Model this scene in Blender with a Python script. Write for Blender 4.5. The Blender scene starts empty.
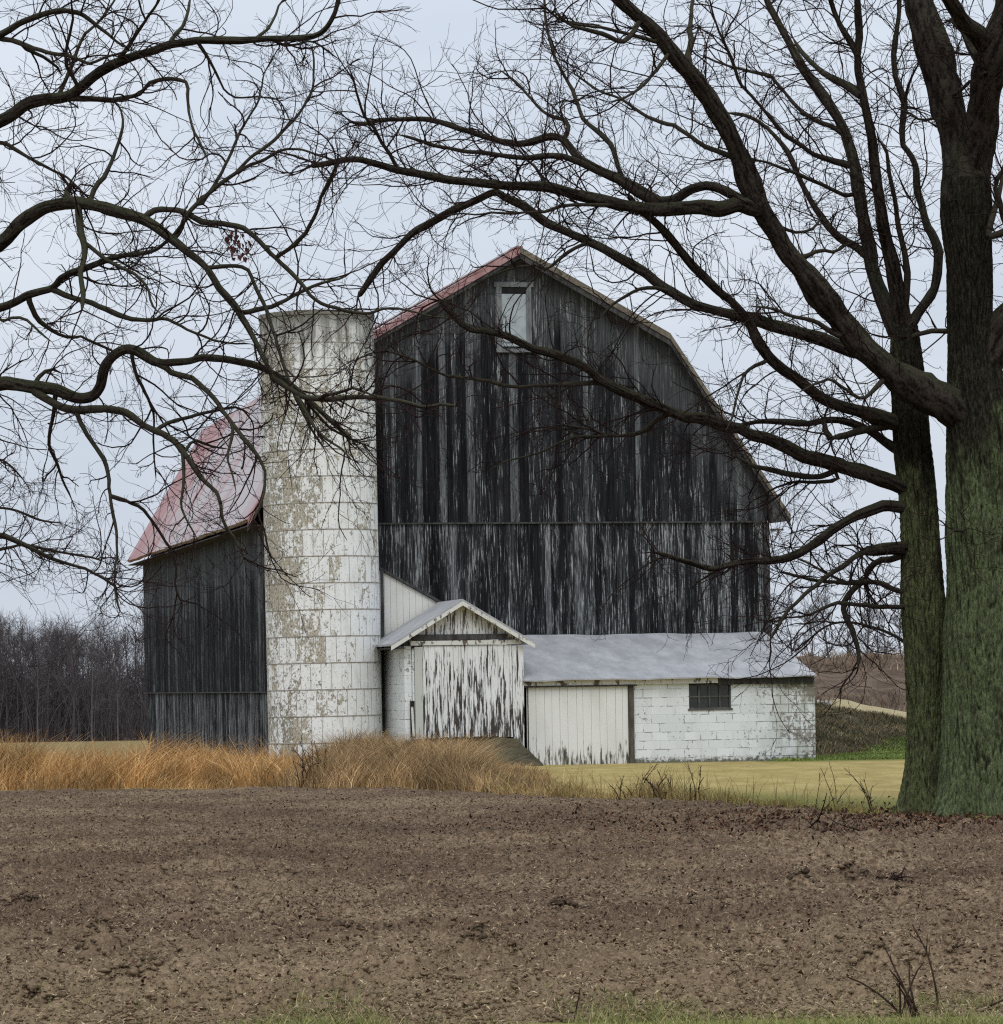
import bpy, math, random
import numpy as np
from mathutils import Matrix, Vector

R_ = math.radians
sc = bpy.context.scene
COL = sc.collection
RNG = np.random.default_rng(7)

# ------------------------------------------------------------------ camera
F, CX, CH, ROLL, EYE = 3465.0, 501.5, 684.0, R_(0.9), 1.9
CA, SA = math.cos(ROLL), math.sin(ROLL)
cam = bpy.data.cameras.new('camera')
cam.sensor_fit = 'HORIZONTAL'; cam.sensor_width = 36
cam.lens = F / 1003 * 36
cam.shift_y = (CH - 512) / 1003
cam.clip_end = 6000; cam.clip_start = 0.5
camo = bpy.data.objects.new('camera', cam); COL.objects.link(camo)
rt = Vector((CA, 0, -SA)); up = Vector((SA, 0, CA)); bk = Vector((0, -1, 0))
camo.matrix_world = Matrix(((rt.x, up.x, bk.x, 0), (rt.y, up.y, bk.y, 0), (rt.z, up.z, bk.z, EYE), (0, 0, 0, 1)))
sc.camera = camo
sc.view_settings.view_transform = 'Standard'
sc.view_settings.look = 'None'
sc.view_settings.exposure = 0
sc.cycles.use_denoising = False
sc.cycles.filter_width = 1.2
sc.cycles.max_bounces = 5
sc.cycles.diffuse_bounces = 3


def at(px, py, d):
    """the place seen at a point of the photograph at a known distance"""
    dx = px - CX; dy = CH - py
    return np.array([(dx * CA + dy * SA) / F * d, d, EYE + (-dx * SA + dy * CA) / F * d])


# ------------------------------------------------------------------ material helper
class NT:
    def __init__(s, name, rough=0.9, spec=0.2):
        s.m = bpy.data.materials.new(name); s.m.use_nodes = True
        s.t = s.m.node_tree
        s.b = s.t.nodes['Principled BSDF']
        s.b.inputs['Roughness'].default_value = rough
        s.b.inputs['Specular IOR Level'].default_value = spec
    def put(s, sock, v):
        if v is None: return
        if hasattr(v, 'default_value') or isinstance(v, bpy.types.NodeSocket): s.t.links.new(v, sock)
        elif isinstance(v, (tuple, list)) and len(v) == 3 and sock.type == 'RGBA': sock.default_value = (*v, 1)
        else: sock.default_value = v
    def n(s, typ, ins=None, **props):
        nd = s.t.nodes.new(typ)
        for k, v in props.items(): setattr(nd, k, v)
        for k, v in (ins or {}).items(): s.put(nd.inputs[k], v)
        return nd
    def math(s, op, a, b=0.0, c=None, clamp=False):
        nd = s.n('ShaderNodeMath', {0: a, 1: b}, operation=op, use_clamp=clamp)
        if c is not None: s.put(nd.inputs[2], c)
        return nd.outputs[0]
    def mul(s, a, b): return s.math('MULTIPLY', a, b)
    def add(s, a, b): return s.math('ADD', a, b)
    def mix(s, f, a, b, mode='MIX'):
        nd = s.t.nodes.new('ShaderNodeMix'); nd.data_type = 'RGBA'; nd.blend_type = mode
        s.put(nd.inputs[0], f); s.put(nd.inputs[6], a); s.put(nd.inputs[7], b)
        return nd.outputs[2]
    def step(s, v, lo, hi):
        nd = s.n('ShaderNodeMapRange', {0: v, 1: lo, 2: hi, 3: 0.0, 4: 1.0}, interpolation_type='SMOOTHSTEP')
        return nd.outputs[0]
    def uv(s): return s.n('ShaderNodeUVMap', uv_map='UVMap').outputs[0]
    def obj(s): return s.n('ShaderNodeTexCoord').outputs['Object']
    def pos(s): return s.n('ShaderNodeNewGeometry').outputs['Position']
    def attr(s, name): return s.n('ShaderNodeAttribute', attribute_name=name).outputs['Fac']
    def vcol(s, name): return s.n('ShaderNodeAttribute', attribute_name=name).outputs['Color']
    def sep(s, v):
        nd = s.n('ShaderNodeSeparateXYZ', {0: v}); return nd.outputs
    def comb(s, x, y, z=0.0): return s.n('ShaderNodeCombineXYZ', {0: x, 1: y, 2: z}).outputs[0]
    def noise(s, vec, scale=1.0, detail=4.0, rough=0.6, dist=0.0):
        return s.n('ShaderNodeTexNoise', {'Vector': vec, 'Scale': scale, 'Detail': detail, 'Roughness': rough, 'Distortion': dist}).outputs['Fac']
    def scale(s, vec, sx, sy, sz=1.0):
        return s.n('ShaderNodeVectorMath', {0: vec, 1: (sx, sy, sz)}, operation='MULTIPLY').outputs[0]
    def bump(s, h, strength=0.5, dist=0.02):
        nd = s.n('ShaderNodeBump', {'Height': h, 'Strength': strength, 'Distance': dist})
        s.t.links.new(nd.outputs[0], s.b.inputs['Normal'])
    def col(s, c): s.put(s.b.inputs['Base Color'], c); return s.m


def mat_barnwood(name, pale=0.5, grey=0.0, under=True):
    """black paint nearly weathered away, board by board"""
    k = NT(name, 0.95, 0.04)
    u = k.uv(); bid = k.attr('bid'); td = k.attr('td')
    sx = k.sep(u)
    sh = k.comb(k.add(sx[0], k.mul(bid, 37.0)), k.add(sx[1], k.mul(bid, 91.0)))
    streak = k.noise(k.scale(sh, 13, .5), 1, 6, .7)
    fine = k.noise(k.scale(sh, 32, 1.1), 1, 5, .75)
    chip = k.noise(k.scale(sh, 36, 2.2), 1, 4, .7)
    big = k.noise(k.scale(u, .45, .3), 1, 3, .5)
    big2 = k.noise(k.scale(u, 1.5, .16), 1.7, 3, .6)
    tone = k.add(k.mul(bid, .22), k.add(k.mul(streak, .85), k.mul(big, .25)))
    base = k.mix(k.step(tone, .38, 1.0), (.0065, .0065, .0072), (.032, .033, .037))
    base = k.mix(k.mul(k.step(fine, .50, .72), .35), base, (.075, .078, .084))
    base = k.mix(k.mul(k.step(fine, .48, .34), .6), base, (.006, .006, .007))
    if under:
        lim = k.add(k.add(.15, k.mul(bid, 1.0)), k.add(k.mul(streak, 1.3), k.mul(big, .8)))
        mk = k.step(k.math('SUBTRACT', lim, td), -.35, .55)
        g = k.mix(k.step(fine, .3, .7), (.036, .038, .041), (.105, .11, .115))
        base = k.mix(k.mul(mk, .8), base, g)
    if grey:
        mk = k.step(k.add(k.mul(streak, .6), k.add(k.mul(big2, .5), k.mul(bid, .12))), .54, .84)
        base = k.mix(k.mul(mk, grey), base, k.mix(k.step(fine, .32, .68), (.016, .017, .018), (.15, .155, .16)))
    # remains of paler paint: long thin streaks and flakes
    pm = k.mul(k.step(k.add(fine, k.add(k.mul(bid, .07), k.mul(big2, .33))), .835 - pale * .085, .885 - pale * .085), k.step(chip, .42, .52))
    base = k.mix(k.mul(pm, .9), base, (.36, .375, .38))
    pm2 = k.mul(k.step(bid, .95, .97), k.step(k.add(streak, k.mul(chip, .5)), .62, .80))
    base = k.mix(k.mul(pm2, .4), base, (.20, .21, .22))
    k.bump(k.add(k.mul(fine, .6), streak), .5, .012)
    return k.col(base)


def mat_peel(name, lo=.5, hi=.62, paint=(.72, .73, .72), wood=(.05, .042, .04), vlow=0.0, vspan=1.0, low=.0, fx=16, fy=1.6, yellow=0.0):
    """white paint peeling off vertical boards"""
    k = NT(name, 0.75, 0.25)
    u = k.uv(); bid = k.attr('bid'); sx = k.sep(u)
    sh = k.comb(k.add(sx[0], k.mul(bid, 13.0)), k.add(sx[1], k.mul(bid, 7.0)))
    a = k.noise(k.scale(sh, fx, fy), 1, 6, .68)
    b = k.noise(k.scale(sh, fx * .35, fy * .6), 1.3, 4, .6)
    h = k.step(sx[1], vlow + vspan, vlow)
    v = k.add(k.add(k.mul(a, .65), k.mul(b, .35)), k.mul(h, low))
    mk = k.step(v, lo, hi)
    tint = k.noise(k.scale(u, 1.2, .5), 1, 4, .6)
    p = k.mix(k.mul(k.step(tint, .4, .7), .5), paint, (.55, .55, .50))
    if yellow: p = k.mix(k.mul(k.noise(k.scale(sh, 3, .7), 1, 3, .5), yellow), p, (.66, .58, .42))
    w = k.mix(k.noise(k.scale(sh, 30, 2), 1, 4, .6), wood, tuple(min(1, c * 2.6) for c in wood))
    k.bump(k.mul(mk, -1.0), .5, .008)
    return k.col(k.mix(mk, p, w))


def mat_silo():
    k = NT('silo_concrete', 0.85, 0.2)
    u = k.uv(); sx = k.sep(u)
    br = k.n('ShaderNodeTexBrick', {'Vector': u, 'Color1': (0, 0, 0, 1), 'Color2': (1, 1, 1, 1), 'Mortar': (.5, .5, .5, 1), 'Scale': 1.0, 'Mortar Size': .008, 'Mortar Smooth': .3, 'Brick Width': .26, 'Row Height': .66}, offset=.5)
    rnd = k.sep(br.outputs['Color'])[0]; mort = br.outputs['Fac']
    sh = k.comb(k.add(sx[0], k.mul(rnd, 3.0)), k.add(sx[1], k.mul(rnd, 5.0)))
    a = k.noise(k.scale(sh, 8, 5.5), 1, 7, .72)
    fl = k.noise(k.scale(u, 26, 15), 1, 4, .7)
    big = k.noise(k.scale(u, .9, .55), 1, 4, .6)
    wide = k.noise(k.scale(u, .32, .22), 1.0, 2, .5)
    left = k.step(sx[0], 1.1, -1.2)          # weather side, where most of the paint has come off
    v = k.add(k.add(k.mul(a, .60), k.mul(fl, .22)), k.add(k.mul(big, .34), k.mul(left, .075)))
    v = k.add(v, k.mul(k.step(sx[1], 5.0, 10.5), .03))
    v = k.add(v, k.mul(k.math('SUBTRACT', rnd, .5), .10))
    mk = k.step(v, .635, .665)
    paint = k.mix(k.step(k.noise(k.scale(u, 5, 1.2), 1, 4, .6), .45, .8), (.80, .81, .80), (.60, .60, .56))
    conc = k.mix(rnd, (.27, .25, .205), (.46, .42, .335))
    conc = k.mix(k.step(fl, .52, .64), conc, (.13, .125, .10))
    c = k.mix(mk, paint, conc)
    lich = k.step(k.add(k.noise(k.scale(u, 19, 13), 1, 5, .75), k.mul(left, .07)), .60, .655)
    c = k.mix(k.mul(lich, .7), c, (.11, .105, .085))
    # bare grey concrete with dark runs at the top
    run = k.noise(k.scale(u, 5.5, .35), 1, 5, .6)
    top = k.step(k.add(sx[1], k.add(k.mul(run, 3.2), k.mul(a, 2.0))), 12.2, 13.6)
    tc = k.mix(k.step(run, .40, .62), (.44, .44, .42), (.12, .12, .108))
    c = k.mix(k.mul(top, .85), c, tc)
    rimd = k.step(sx[1], 10.95, 11.2)
    c = k.mix(k.mul(rimd, .6), c, (.10, .095, .075))
    jm = k.mul(mort, k.step(k.noise(k.scale(u, 3, 3), 1, 3, .5), .34, .5))
    c = k.mix(k.mul(jm, .85), c, (.19, .175, .14))
    k.bump(k.add(k.mul(mk, -.6), k.mul(mort, -1.0)), .5, .012)
    return k.col(c)


def mat_block():
    k = NT('painted_block', 0.8, 0.2)
    u = k.uv(); sx = k.sep(u)
    nz = k.noise(k.scale(u, 3, 3), 1, 4, .6)
    wob = k.n('ShaderNodeVectorMath', {0: u, 1: k.comb(k.mul(nz, .03), k.mul(nz, .02))}, operation='ADD').outputs[0]
    br = k.n('ShaderNodeTexBrick', {'Vector': wob, 'Color1': (0, 0, 0, 1), 'Color2': (1, 1, 1, 1), 'Mortar': (.5, .5, .5, 1), 'Scale': 1.0, 'Mortar Size': .009, 'Mortar Smooth': .25, 'Brick Width': .42, 'Row Height': .215}, offset=.5)
    mort = br.outputs['Fac']; rnd = k.sep(br.outputs['Color'])[0]
    a = k.noise(k.scale(u, 1.1, 1.4), 1, 5, .65); f = k.noise(k.scale(u, 11, 9), 1, 6, .7)
    right = k.step(sx[0], 4.6, 6.4)
    c = k.mix(rnd, (.74, .77, .78), (.66, .69, .69))
    c = k.mix(k.mul(right, k.step(k.noise(k.scale(u, 2.2, .8), 1, 5, .65), .35, .65)), c, (.36, .37, .31))
    jm = k.mul(mort, k.step(k.add(k.noise(k.scale(u, 2.6, 3.5), 1, 4, .7), k.mul(right, .14)), .50, .60))
    c = k.mix(k.mul(jm, .9), c, (.12, .12, .105))
    chip = k.step(k.add(k.add(k.mul(f, .6), k.mul(a, .5)), k.mul(right, .09)), .625, .67)
    c = k.mix(k.mul(chip, .8), c, (.17, .14, .11))
    low = k.step(k.add(sx[1], k.mul(f, -.62)), -.27, -.43)
    c = k.mix(k.mul(low, .92), c, (.085, .08, .05))
    hi = k.mul(k.step(k.add(sx[1], k.mul(f, .9)), 2.0, 2.35), k.step(k.add(right, a), .5, 1.2))
    c = k.mix(k.mul(hi, .6), c, (.16, .14, .10))
    wash = k.step(k.noise(k.scale(u, 2.4, .5), 1, 5, .6), .5, .8)
    c = k.mix(k.mul(wash, .4), c, (.40, .41, .35))
    k.bump(k.add(k.mul(mort, -1.0), k.mul(f, .3)), .6, .012)
    return k.col(c)


def mat_redroof():
    k = NT('rusty_red_roof_metal', 0.55, 0.4)
    u = k.uv(); sx = k.sep(u)   # u along the ridge, v up the slope
    w = k.n('ShaderNodeVectorMath', {0: u, 1: k.comb(k.mul(sx[1], .22), 0.0)}, operation='ADD').outputs[0]
    run = k.noise(k.scale(w, 1.1, .10), 1, 6, .65)
    fine = k.noise(k.scale(u, 6, .35), 1, 5, .7)
    big = k.noise(k.scale(u, .14, .16), 1, 3, .5)
    far = k.math('MAXIMUM', k.step(sx[0], 12.0, 26.0), k.step(sx[0], 1.6, -.4))
    v = k.add(k.add(k.mul(run, .8), k.mul(fine, .28)), k.add(k.mul(big, .3), k.mul(far, .14)))
    silver = k.mix(fine, (.38, .345, .35), (.52, .475, .48))
    red = k.mix(run, (.28, .085, .078), (.40, .175, .165))
    c = k.mix(k.mul(k.step(v, .64, .86), .9), silver, red)
    wave = k.n('ShaderNodeMath', {0: k.mul(sx[0], 2 * math.pi / .33)}, operation='SINE').outputs[0]
    k.bump(k.add(k.mul(wave, .5), k.mul(fine, .3)), .35, .02)
    return k.col(c)


def mat_greyroof():
    k = NT('grey_roof_sheet', 0.6, 0.3)
    u = k.uv(); sx = k.sep(u)
    a = k.noise(k.scale(u, 1.3, .7), 1, 6, .7); f = k.noise(k.scale(u, 9, 4), 1, 6, .75)
    c = k.mix(k.step(a, .35, .7), (.31, .315, .325), (.46, .46, .47))
    c = k.mix(k.mul(k.step(f, .54, .68), .5), c, (.22, .215, .21))
    seam = k.mul(.35, k.step(k.math('ABSOLUTE', k.math('SUBTRACT', k.math('FRACT', k.mul(sx[0], 1 / .92)), .5)), .482, .495))
    c = k.mix(k.mul(seam, .35), c, (.22, .22, .24))
    k.bump(k.add(k.mul(f, .3), seam), .4, .01)
    return k.col(c)


def mat_plain(name, c0, c1, sx=4, sy=1.0, rough=.85, bump=.3, metal=0.0):
    k = NT(name, rough, .25)
    u = k.uv(); a = k.noise(k.scale(u, sx, sy), 1.5, 6, .65)
    k.bump(a, bump, .01)
    k.b.inputs['Metallic'].default_value = metal
    return k.col(k.mix(k.step(a, .3, .7), c0, c1))


def mat_bark(name, moss=.6, dark=(.016, .012, .011), mid=(.075, .055, .045), green=(.075, .095, .052), trunk=False):
    k = NT(name, .95, .05)
    p = k.pos(); o = k.sep(p)
    if trunk:
        a = k.noise(k.scale(p, 10, 10, 3.2), 1, 6, .75)
        fis = k.noise(k.scale(p, 34, 34, 11), 1, 6, .8)
        crev = k.attr('crev')
        big = k.noise(k.scale(p, 1.9, 1.9, .8), 1, 5, .65)
        wet = k.step(k.add(k.mul(big, 1.9), k.mul(o[2], .16)), 1.55, 1.95)      # dark wet bark higher up
        g = k.mix(k.step(fis, .38, .64), tuple(c * .45 for c in green), tuple(c * 1.7 for c in green))
        c = k.mix(k.mul(k.step(a, .48, .70), .75), g, (.085, .075, .058))
        c = k.mix(k.mul(k.step(k.noise(k.scale(p, 3, 3, 1.5), 1, 5, .7), .52, .66), .7), c, (.022, .020, .014))
        c = k.mix(k.mul(wet, .92), c, k.mix(k.step(fis, .4, .65), (.010, .008, .007), (.046, .037, .030)))
        c = k.mix(k.mul(k.step(crev, .55, .05), .8), c, (.009, .008, .006))
        k.bump(k.add(k.mul(fis, 1.3), a), 1.0, .035)
        return k.col(c)
    a = k.noise(k.scale(p, 30, 30, 22), 1, 5, .75)
    c = k.mix(k.step(a, .35, .72), dark, mid)
    if moss:
        cr_ = k.attr('crev')
        c = k.mix(k.mul(k.step(cr_, .55, 1.0), k.mul(a, .8)), c, (.062, .051, .042))
        c = k.mix(k.mul(k.step(cr_, .5, .05), .85), c, (.006, .005, .0045))
        nz = k.sep(k.n('ShaderNodeNewGeometry').outputs['Normal'])[2]
        m = k.mul(k.step(k.add(nz, k.mul(a, 1.2)), .55, 1.5), moss)
        c = k.mix(m, c, green)
    k.bump(a, .6, .02)
    return k.col(c)


def mat_vcol(name, rough=.9, var=.0):
    k = NT(name, rough, .15)
    c = k.vcol('col')
    if var:
        n = k.noise(k.pos(), 30, 3, .6)
        c = k.mix(k.mul(k.step(n, .3, .7), var), c, (.02, .015, .012))
    return k.col(c)


def mat_glass():
    k = NT('dark_window_glass', .12, .5)
    a = k.noise(k.uv(), 4, 4, .6)
    return k.col(k.mix(a, (.012, .014, .015), (.05, .055, .055)))


def mat_soil():
    k = NT('ploughed_earth', 1.0, .03)
    p = k.pos()
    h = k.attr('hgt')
    a = k.noise(p, 15, 7, .78); f = k.noise(p, 48, 4, .75); big = k.noise(p, .35, 3, .5)
    y = k.sep(p)[1]
    c = k.mix(k.step(a, .36, .66), (.088, .060, .039), (.365, .265, .170))
    c = k.mix(k.mul(k.step(big, .42, .62), .5), c, (.092, .055, .039))
    dk = k.step(k.noise(k.scale(p, .22, .10), 1, 4, .6), .40, .62)
    c = k.mix(k.mul(dk, .45), c, (.070, .042, .031))
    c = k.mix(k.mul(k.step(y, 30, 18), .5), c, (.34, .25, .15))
    c = k.mix(k.mul(k.step(f, .55, .66), .55), c, (.46, .365, .24))
    c = k.mix(k.mul(k.step(f, .44, .34), .6), c, (.035, .026, .02))
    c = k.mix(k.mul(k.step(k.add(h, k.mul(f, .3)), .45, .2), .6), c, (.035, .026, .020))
    k.bump(k.add(a, k.mul(f, .6)), .7, .03)
    return k.col(c)


def mat_ground():
    k = NT('meadow_ground', .95, .1)
    p = k.pos(); g = k.attr('green')
    a = k.noise(k.scale(p, 1.0, .35, 1), 1.2, 6, .7); f = k.noise(p, 18, 5, .75)
    tan = k.mix(k.step(a, .35, .7), (.31, .238, .085), (.46, .36, .145))
    tan = k.mix(k.mul(k.step(f, .45, .7), .5), tan, (.22, .17, .06))
    gr = k.mix(k.step(f, .35, .7), (.15, .155, .04), (.27, .25, .075))
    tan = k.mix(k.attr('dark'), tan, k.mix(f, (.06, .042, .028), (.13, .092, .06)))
    m = k.step(k.add(g, k.mul(k.math('SUBTRACT', a, .5), .9)), .3, .8)
    k.bump(f, .6, .04)
    return k.col(k.mix(m, tan, gr))


def mat_bank(name, c0, c1, c2):
    k = NT(name, .95, .1)
    p = k.pos(); a = k.noise(p, .9, 6, .7); f = k.noise(p, 7, 5, .75)
    c = k.mix(k.step(a, .38, .62), c0, c1)
    c = k.mix(k.step(f, .56, .68), c, c2)
    k.bump(f, .9, .15)
    return k.col(c)


# ------------------------------------------------------------------ mesh helpers
def tag(o, label=None, cat=None, group=None, kind=None):
    if label: o['label'] = label
    if cat: o['category'] = cat
    if group: o['group'] = group
    if kind: o['kind'] = kind
    return o


def empty(name, loc=(0, 0, 0), rz=0.0):
    o = bpy.data.objects.new(name, None); COL.objects.link(o)
    o.location = loc; o.rotation_euler.z = rz; o.empty_display_size = .3
    return o


def np_mesh(name, V, Q, mat, parent=None, attrs=None, smooth=False, loc=None):
    """one mesh from arrays of points and quads"""
    V = np.asarray(V, np.float32).reshape(-1, 3); Q = np.asarray(Q, np.int32)
    if loc is not None: V = V - np.asarray(loc, np.float32)
    me = bpy.data.meshes.new(name)
    n = Q.shape[1]
    me.vertices.add(len(V)); me.vertices.foreach_set('co', V.ravel())
    me.loops.add(Q.size); me.loops.foreach_set('vertex_index', Q.ravel())
    me.polygons.add(len(Q)); me.polygons.foreach_set('loop_start', np.arange(0, Q.size, n, dtype=np.int32))
    for an, arr in (attrs or {}).items():
        arr = np.asarray(arr, np.float32)
        if arr.ndim == 2:
            at_ = me.attributes.new(an, 'FLOAT_COLOR', 'POINT')
            at_.data.foreach_set('color', np.c_[arr, np.ones(len(arr), np.float32)].astype(np.float32).ravel())
        else:
            at_ = me.attributes.new(an, 'FLOAT', 'POINT'); at_.data.foreach_set('value', arr)
    me.update(calc_edges=True)
    if smooth: me.polygons.foreach_set('use_smooth', np.ones(len(Q), bool))
    me.materials.append(mat)
    o = bpy.data.objects.new(name, me); COL.objects.link(o)
    if loc is not None: o.location = loc
    if parent is not None: o.parent = parent
    return o


class MB:
    """collects boxes, boards and prisms in one frame and links them as one mesh"""
    def __init__(s, org=(0, 0, 0)):
        s.v = []; s.f = []; s.uv = []; s.bid = []; s.td = []; s.org = np.array(org, float)
    def face(s, pts, bid=0.5, td=None, uv=None):
        pts = [np.array(p, float) for p in pts]
        i = len(s.v)
        nrm = np.zeros(3)
        for a, b in zip(pts, pts[1:] + pts[:1]): nrm += np.cross(a, b)
        ax = np.argmax(np.abs(nrm))
        s.v += pts; s.f.append(list(range(i, i + len(pts))))
        if uv is None:
            uv = [((p[1], p[2]), (p[0], p[2]), (p[0], p[1]))[ax] for p in pts]
        s.uv += list(uv); s.bid += [bid] * len(pts); s.td += (td or [9.0] * len(pts))
    def hexa(s, a, b, bid=.5, tda=None, tdb=None):
        """a, b: two matching quads, the near and the far side"""
        s.face(a, bid, tda); s.face(b[::-1], bid, tdb[::-1] if tdb else None)
        for i in range(len(a)):
            j = (i + 1) % len(a)
            t = [tda[j], tda[i], tda[i], tda[j]] if tda else None
            s.face([a[j], a[i], b[i], b[j]], bid, t)
    def box(s, x0, x1, y0, y1, z0, z1, bid=.5):
        s.hexa([(x0, y0, z0), (x1, y0, z0), (x1, y0, z1), (x0, y0, z1)], [(x0, y1, z0), (x1, y1, z0), (x1, y1, z1), (x0, y1, z1)], bid)
    def bar(s, p, q, w, h, bid=.5, upv=(0, 0, 1)):
        """beam from p to q, w wide and h high"""
        p = np.array(p, float); q = np.array(q, float); t = q - p; t /= np.linalg.norm(t)
        sd = np.cross(t, upv); sd /= np.linalg.norm(sd); u = np.cross(sd, t)
        c = [(-w / 2, -h / 2), (w / 2, -h / 2), (w / 2, h / 2), (-w / 2, h / 2)]
        s.hexa([p + sd * a + u * b for a, b in c], [q + sd * a + u * b for a, b in c], bid)
    def build(s, name, mat, parent=None, label=None):
        me = bpy.data.meshes.new(name)
        me.from_pydata([tuple(p - s.org) for p in s.v], [], s.f)
        uvl = me.uv_layers.new(name='UVMap')
        idx = np.empty(len(me.loops), np.int32); me.loops.foreach_get('vertex_index', idx)
        uvl.data.foreach_set('uv', np.array(s.uv, np.float32)[idx].ravel())
        for an, arr in (('bid', s.bid), ('td', s.td)):
            t = me.attributes.new(an, 'FLOAT', 'POINT'); t.data.foreach_set('value', np.array(arr, np.float32))
        me.materials.append(mat); me.update()
        o = bpy.data.objects.new(name, me); COL.objects.link(o)
        if parent is not None: o.parent = parent
        if label: o['label'] = label
        return o


def tubes(P, R, k):
    """P (m,n,3) centre lines, R (m,n) radii -> points and quads"""
    m, n, _ = P.shape
    T = np.gradient(P, axis=1); T /= np.linalg.norm(T, axis=2, keepdims=True) + 1e-9
    ref = np.array([.03, 1.0, .05]); ref /= np.linalg.norm(ref)
    A = np.cross(T, ref); A /= np.linalg.norm(A, axis=2, keepdims=True) + 1e-9
    B = np.cross(T, A)
    th = np.arange(k) * 2 * np.pi / k
    V = P[:, :, None] + R[:, :, None, None] * (np.cos(th)[None, None, :, None] * A[:, :, None] + np.sin(th)[None, None, :, None] * B[:, :, None])
    base = (np.arange(m) * n * k)[:, None, None] + (np.arange(n - 1) * k)[None, :, None]
    j = np.arange(k)[None, None]; j2 = (j + 1) % k
    Q = np.stack([base + j, base + j2, base + j2 + k, base + j + k], -1).reshape(-1, 4)
    return V.reshape(-1, 3), Q


class Acc:
    def __init__(s): s.V = []; s.Q = []; s.n = 0
    def add(s, V, Q): s.V.append(V); s.Q.append(Q + s.n); s.n += len(V)
    def get(s): return np.concatenate(s.V), np.concatenate(s.Q)


def grow(pos, tan, rad, L, rng, n=7, ang=(35, 70), kink=.25, bias=(0, 0, .05), flat=.6, rend=.35):
    """shoots leaving points of a branch: curved, kinked and tapering"""
    m = len(pos)
    w = rng.normal(size=(m, 3)); w[:, 1] *= flat
    w -= (w * tan).sum(1, keepdims=True) * tan; w /= np.linalg.norm(w, axis=1, keepdims=True) + 1e-9
    a = np.radians(rng.uniform(ang[0], ang[1], m))[:, None]
    d = np.cos(a) * tan + np.sin(a) * w
    P = np.empty((m, n, 3)); P[:, 0] = pos
    st = (L / (n - 1))[:, None]
    curl = rng.normal(size=(m, 3)) * .10
    for i in range(1, n):
        k_ = rng.normal(size=(m, 3)) * kink; k_[:, 1] *= flat
        d = d + k_ + curl + np.array(bias); d /= np.linalg.norm(d, axis=1, keepdims=True)
        P[:, i] = P[:, i - 1] + d * st
    t = np.linspace(0, 1, n)[None]
    return P, rad[:, None] * (1 - (1 - rend) * t)


def pick(P, R, rng, per, t0=.15, t1=1.0):
    """per random places on each branch of a batch"""
    m, n, _ = P.shape
    t = rng.uniform(t0, t1, (m, per)) * (n - 1.001); i = np.minimum(t.astype(int), n - 2); f = (t - i)[..., None]
    mi = np.arange(m)[:, None]
    a = P[mi, i]; b = P[mi, i + 1]
    tan = b - a; tan /= np.linalg.norm(tan, axis=2, keepdims=True) + 1e-9
    pos = a * (1 - f) + b * f
    r = R[mi, i] * (1 - f[..., 0]) + R[mi, i + 1] * f[..., 0]
    return pos.reshape(-1, 3), tan.reshape(-1, 3), r.reshape(-1)


_T = np.random.default_rng(3).random((512, 512)).astype(np.float32)


def vnoise(x, y, seed=0):
    x = np.asarray(x, np.float32) + seed * 17.37; y = np.asarray(y, np.float32) + seed * 9.71
    xi = np.floor(x).astype(np.int32); yi = np.floor(y).astype(np.int32)
    fx = x - xi; fy = y - yi
    fx = fx * fx * (3 - 2 * fx); fy = fy * fy * (3 - 2 * fy)
    a = _T[xi & 511, yi & 511]; b = _T[(xi + 1) & 511, yi & 511]; c = _T[xi & 511, (yi + 1) & 511]; d = _T[(xi + 1) & 511, (yi + 1) & 511]
    return (a * (1 - fx) + b * fx) * (1 - fy) + (c * (1 - fx) + d * fx) * fy


def sstep(x, a, b):
    t = np.clip((x - a) / (b - a), 0, 1); return t * t * (3 - 2 * t)


# ------------------------------------------------------------------ sky and sun
SUN_EL, SUN_AZ = R_(48), R_(200)      # behind the camera, a little to the right; azimuth clockwise from +Y ... seen as a bright patch of cloud
w = bpy.data.worlds.new('World'); sc.world = w; w.use_nodes = True
nt = w.node_tree; nd = nt.nodes; ln = nt.links
bg = nd['Background']
sky = nd.new('ShaderNodeTexSky'); sky.sky_type = 'NISHITA'; sky.sun_disc = False
sky.sun_elevation = SUN_EL; sky.sun_rotation = math.pi + R_(8); sky.dust_density = 3
tc = nd.new('ShaderNodeTexCoord')
sp = nd.new('ShaderNodeSeparateXYZ'); ln.new(tc.outputs['Generated'], sp.inputs[0])
mr = nd.new('ShaderNodeMapRange'); ln.new(sp.outputs[2], mr.inputs[0])
mr.inputs[1].default_value = 0; mr.inputs[2].default_value = 1; mr.inputs[3].default_value = 1.0; mr.inputs[4].default_value = 1.75
mp = nd.new('ShaderNodeMapping'); mp.inputs['Scale'].default_value = (2.2, 2.2, 7); ln.new(tc.outputs['Generated'], mp.inputs[0])
nz = nd.new('ShaderNodeTexNoise'); nz.inputs['Scale'].default_value = 2.6; nz.inputs['Detail'].default_value = 5; ln.new(mp.outputs[0], nz.inputs['Vector'])
cr = nd.new('ShaderNodeValToRGB')
cr.color_ramp.elements[0].position = .3; cr.color_ramp.elements[0].color = (5.75, 6.4, 7.4, 1)
cr.color_ramp.elements[1].position = .72; cr.color_ramp.elements[1].color = (7.1, 7.65, 8.4, 1)
ln.new(nz.outputs['Fac'], cr.inputs[0])
vm = nd.new('ShaderNodeVectorMath'); vm.operation = 'SCALE'; ln.new(cr.outputs[0], vm.inputs[0]); ln.new(mr.outputs[0], vm.inputs['Scale'])
mx = nd.new('ShaderNodeMix'); mx.data_type = 'RGBA'; mx.inputs[0].default_value = .93
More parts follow.
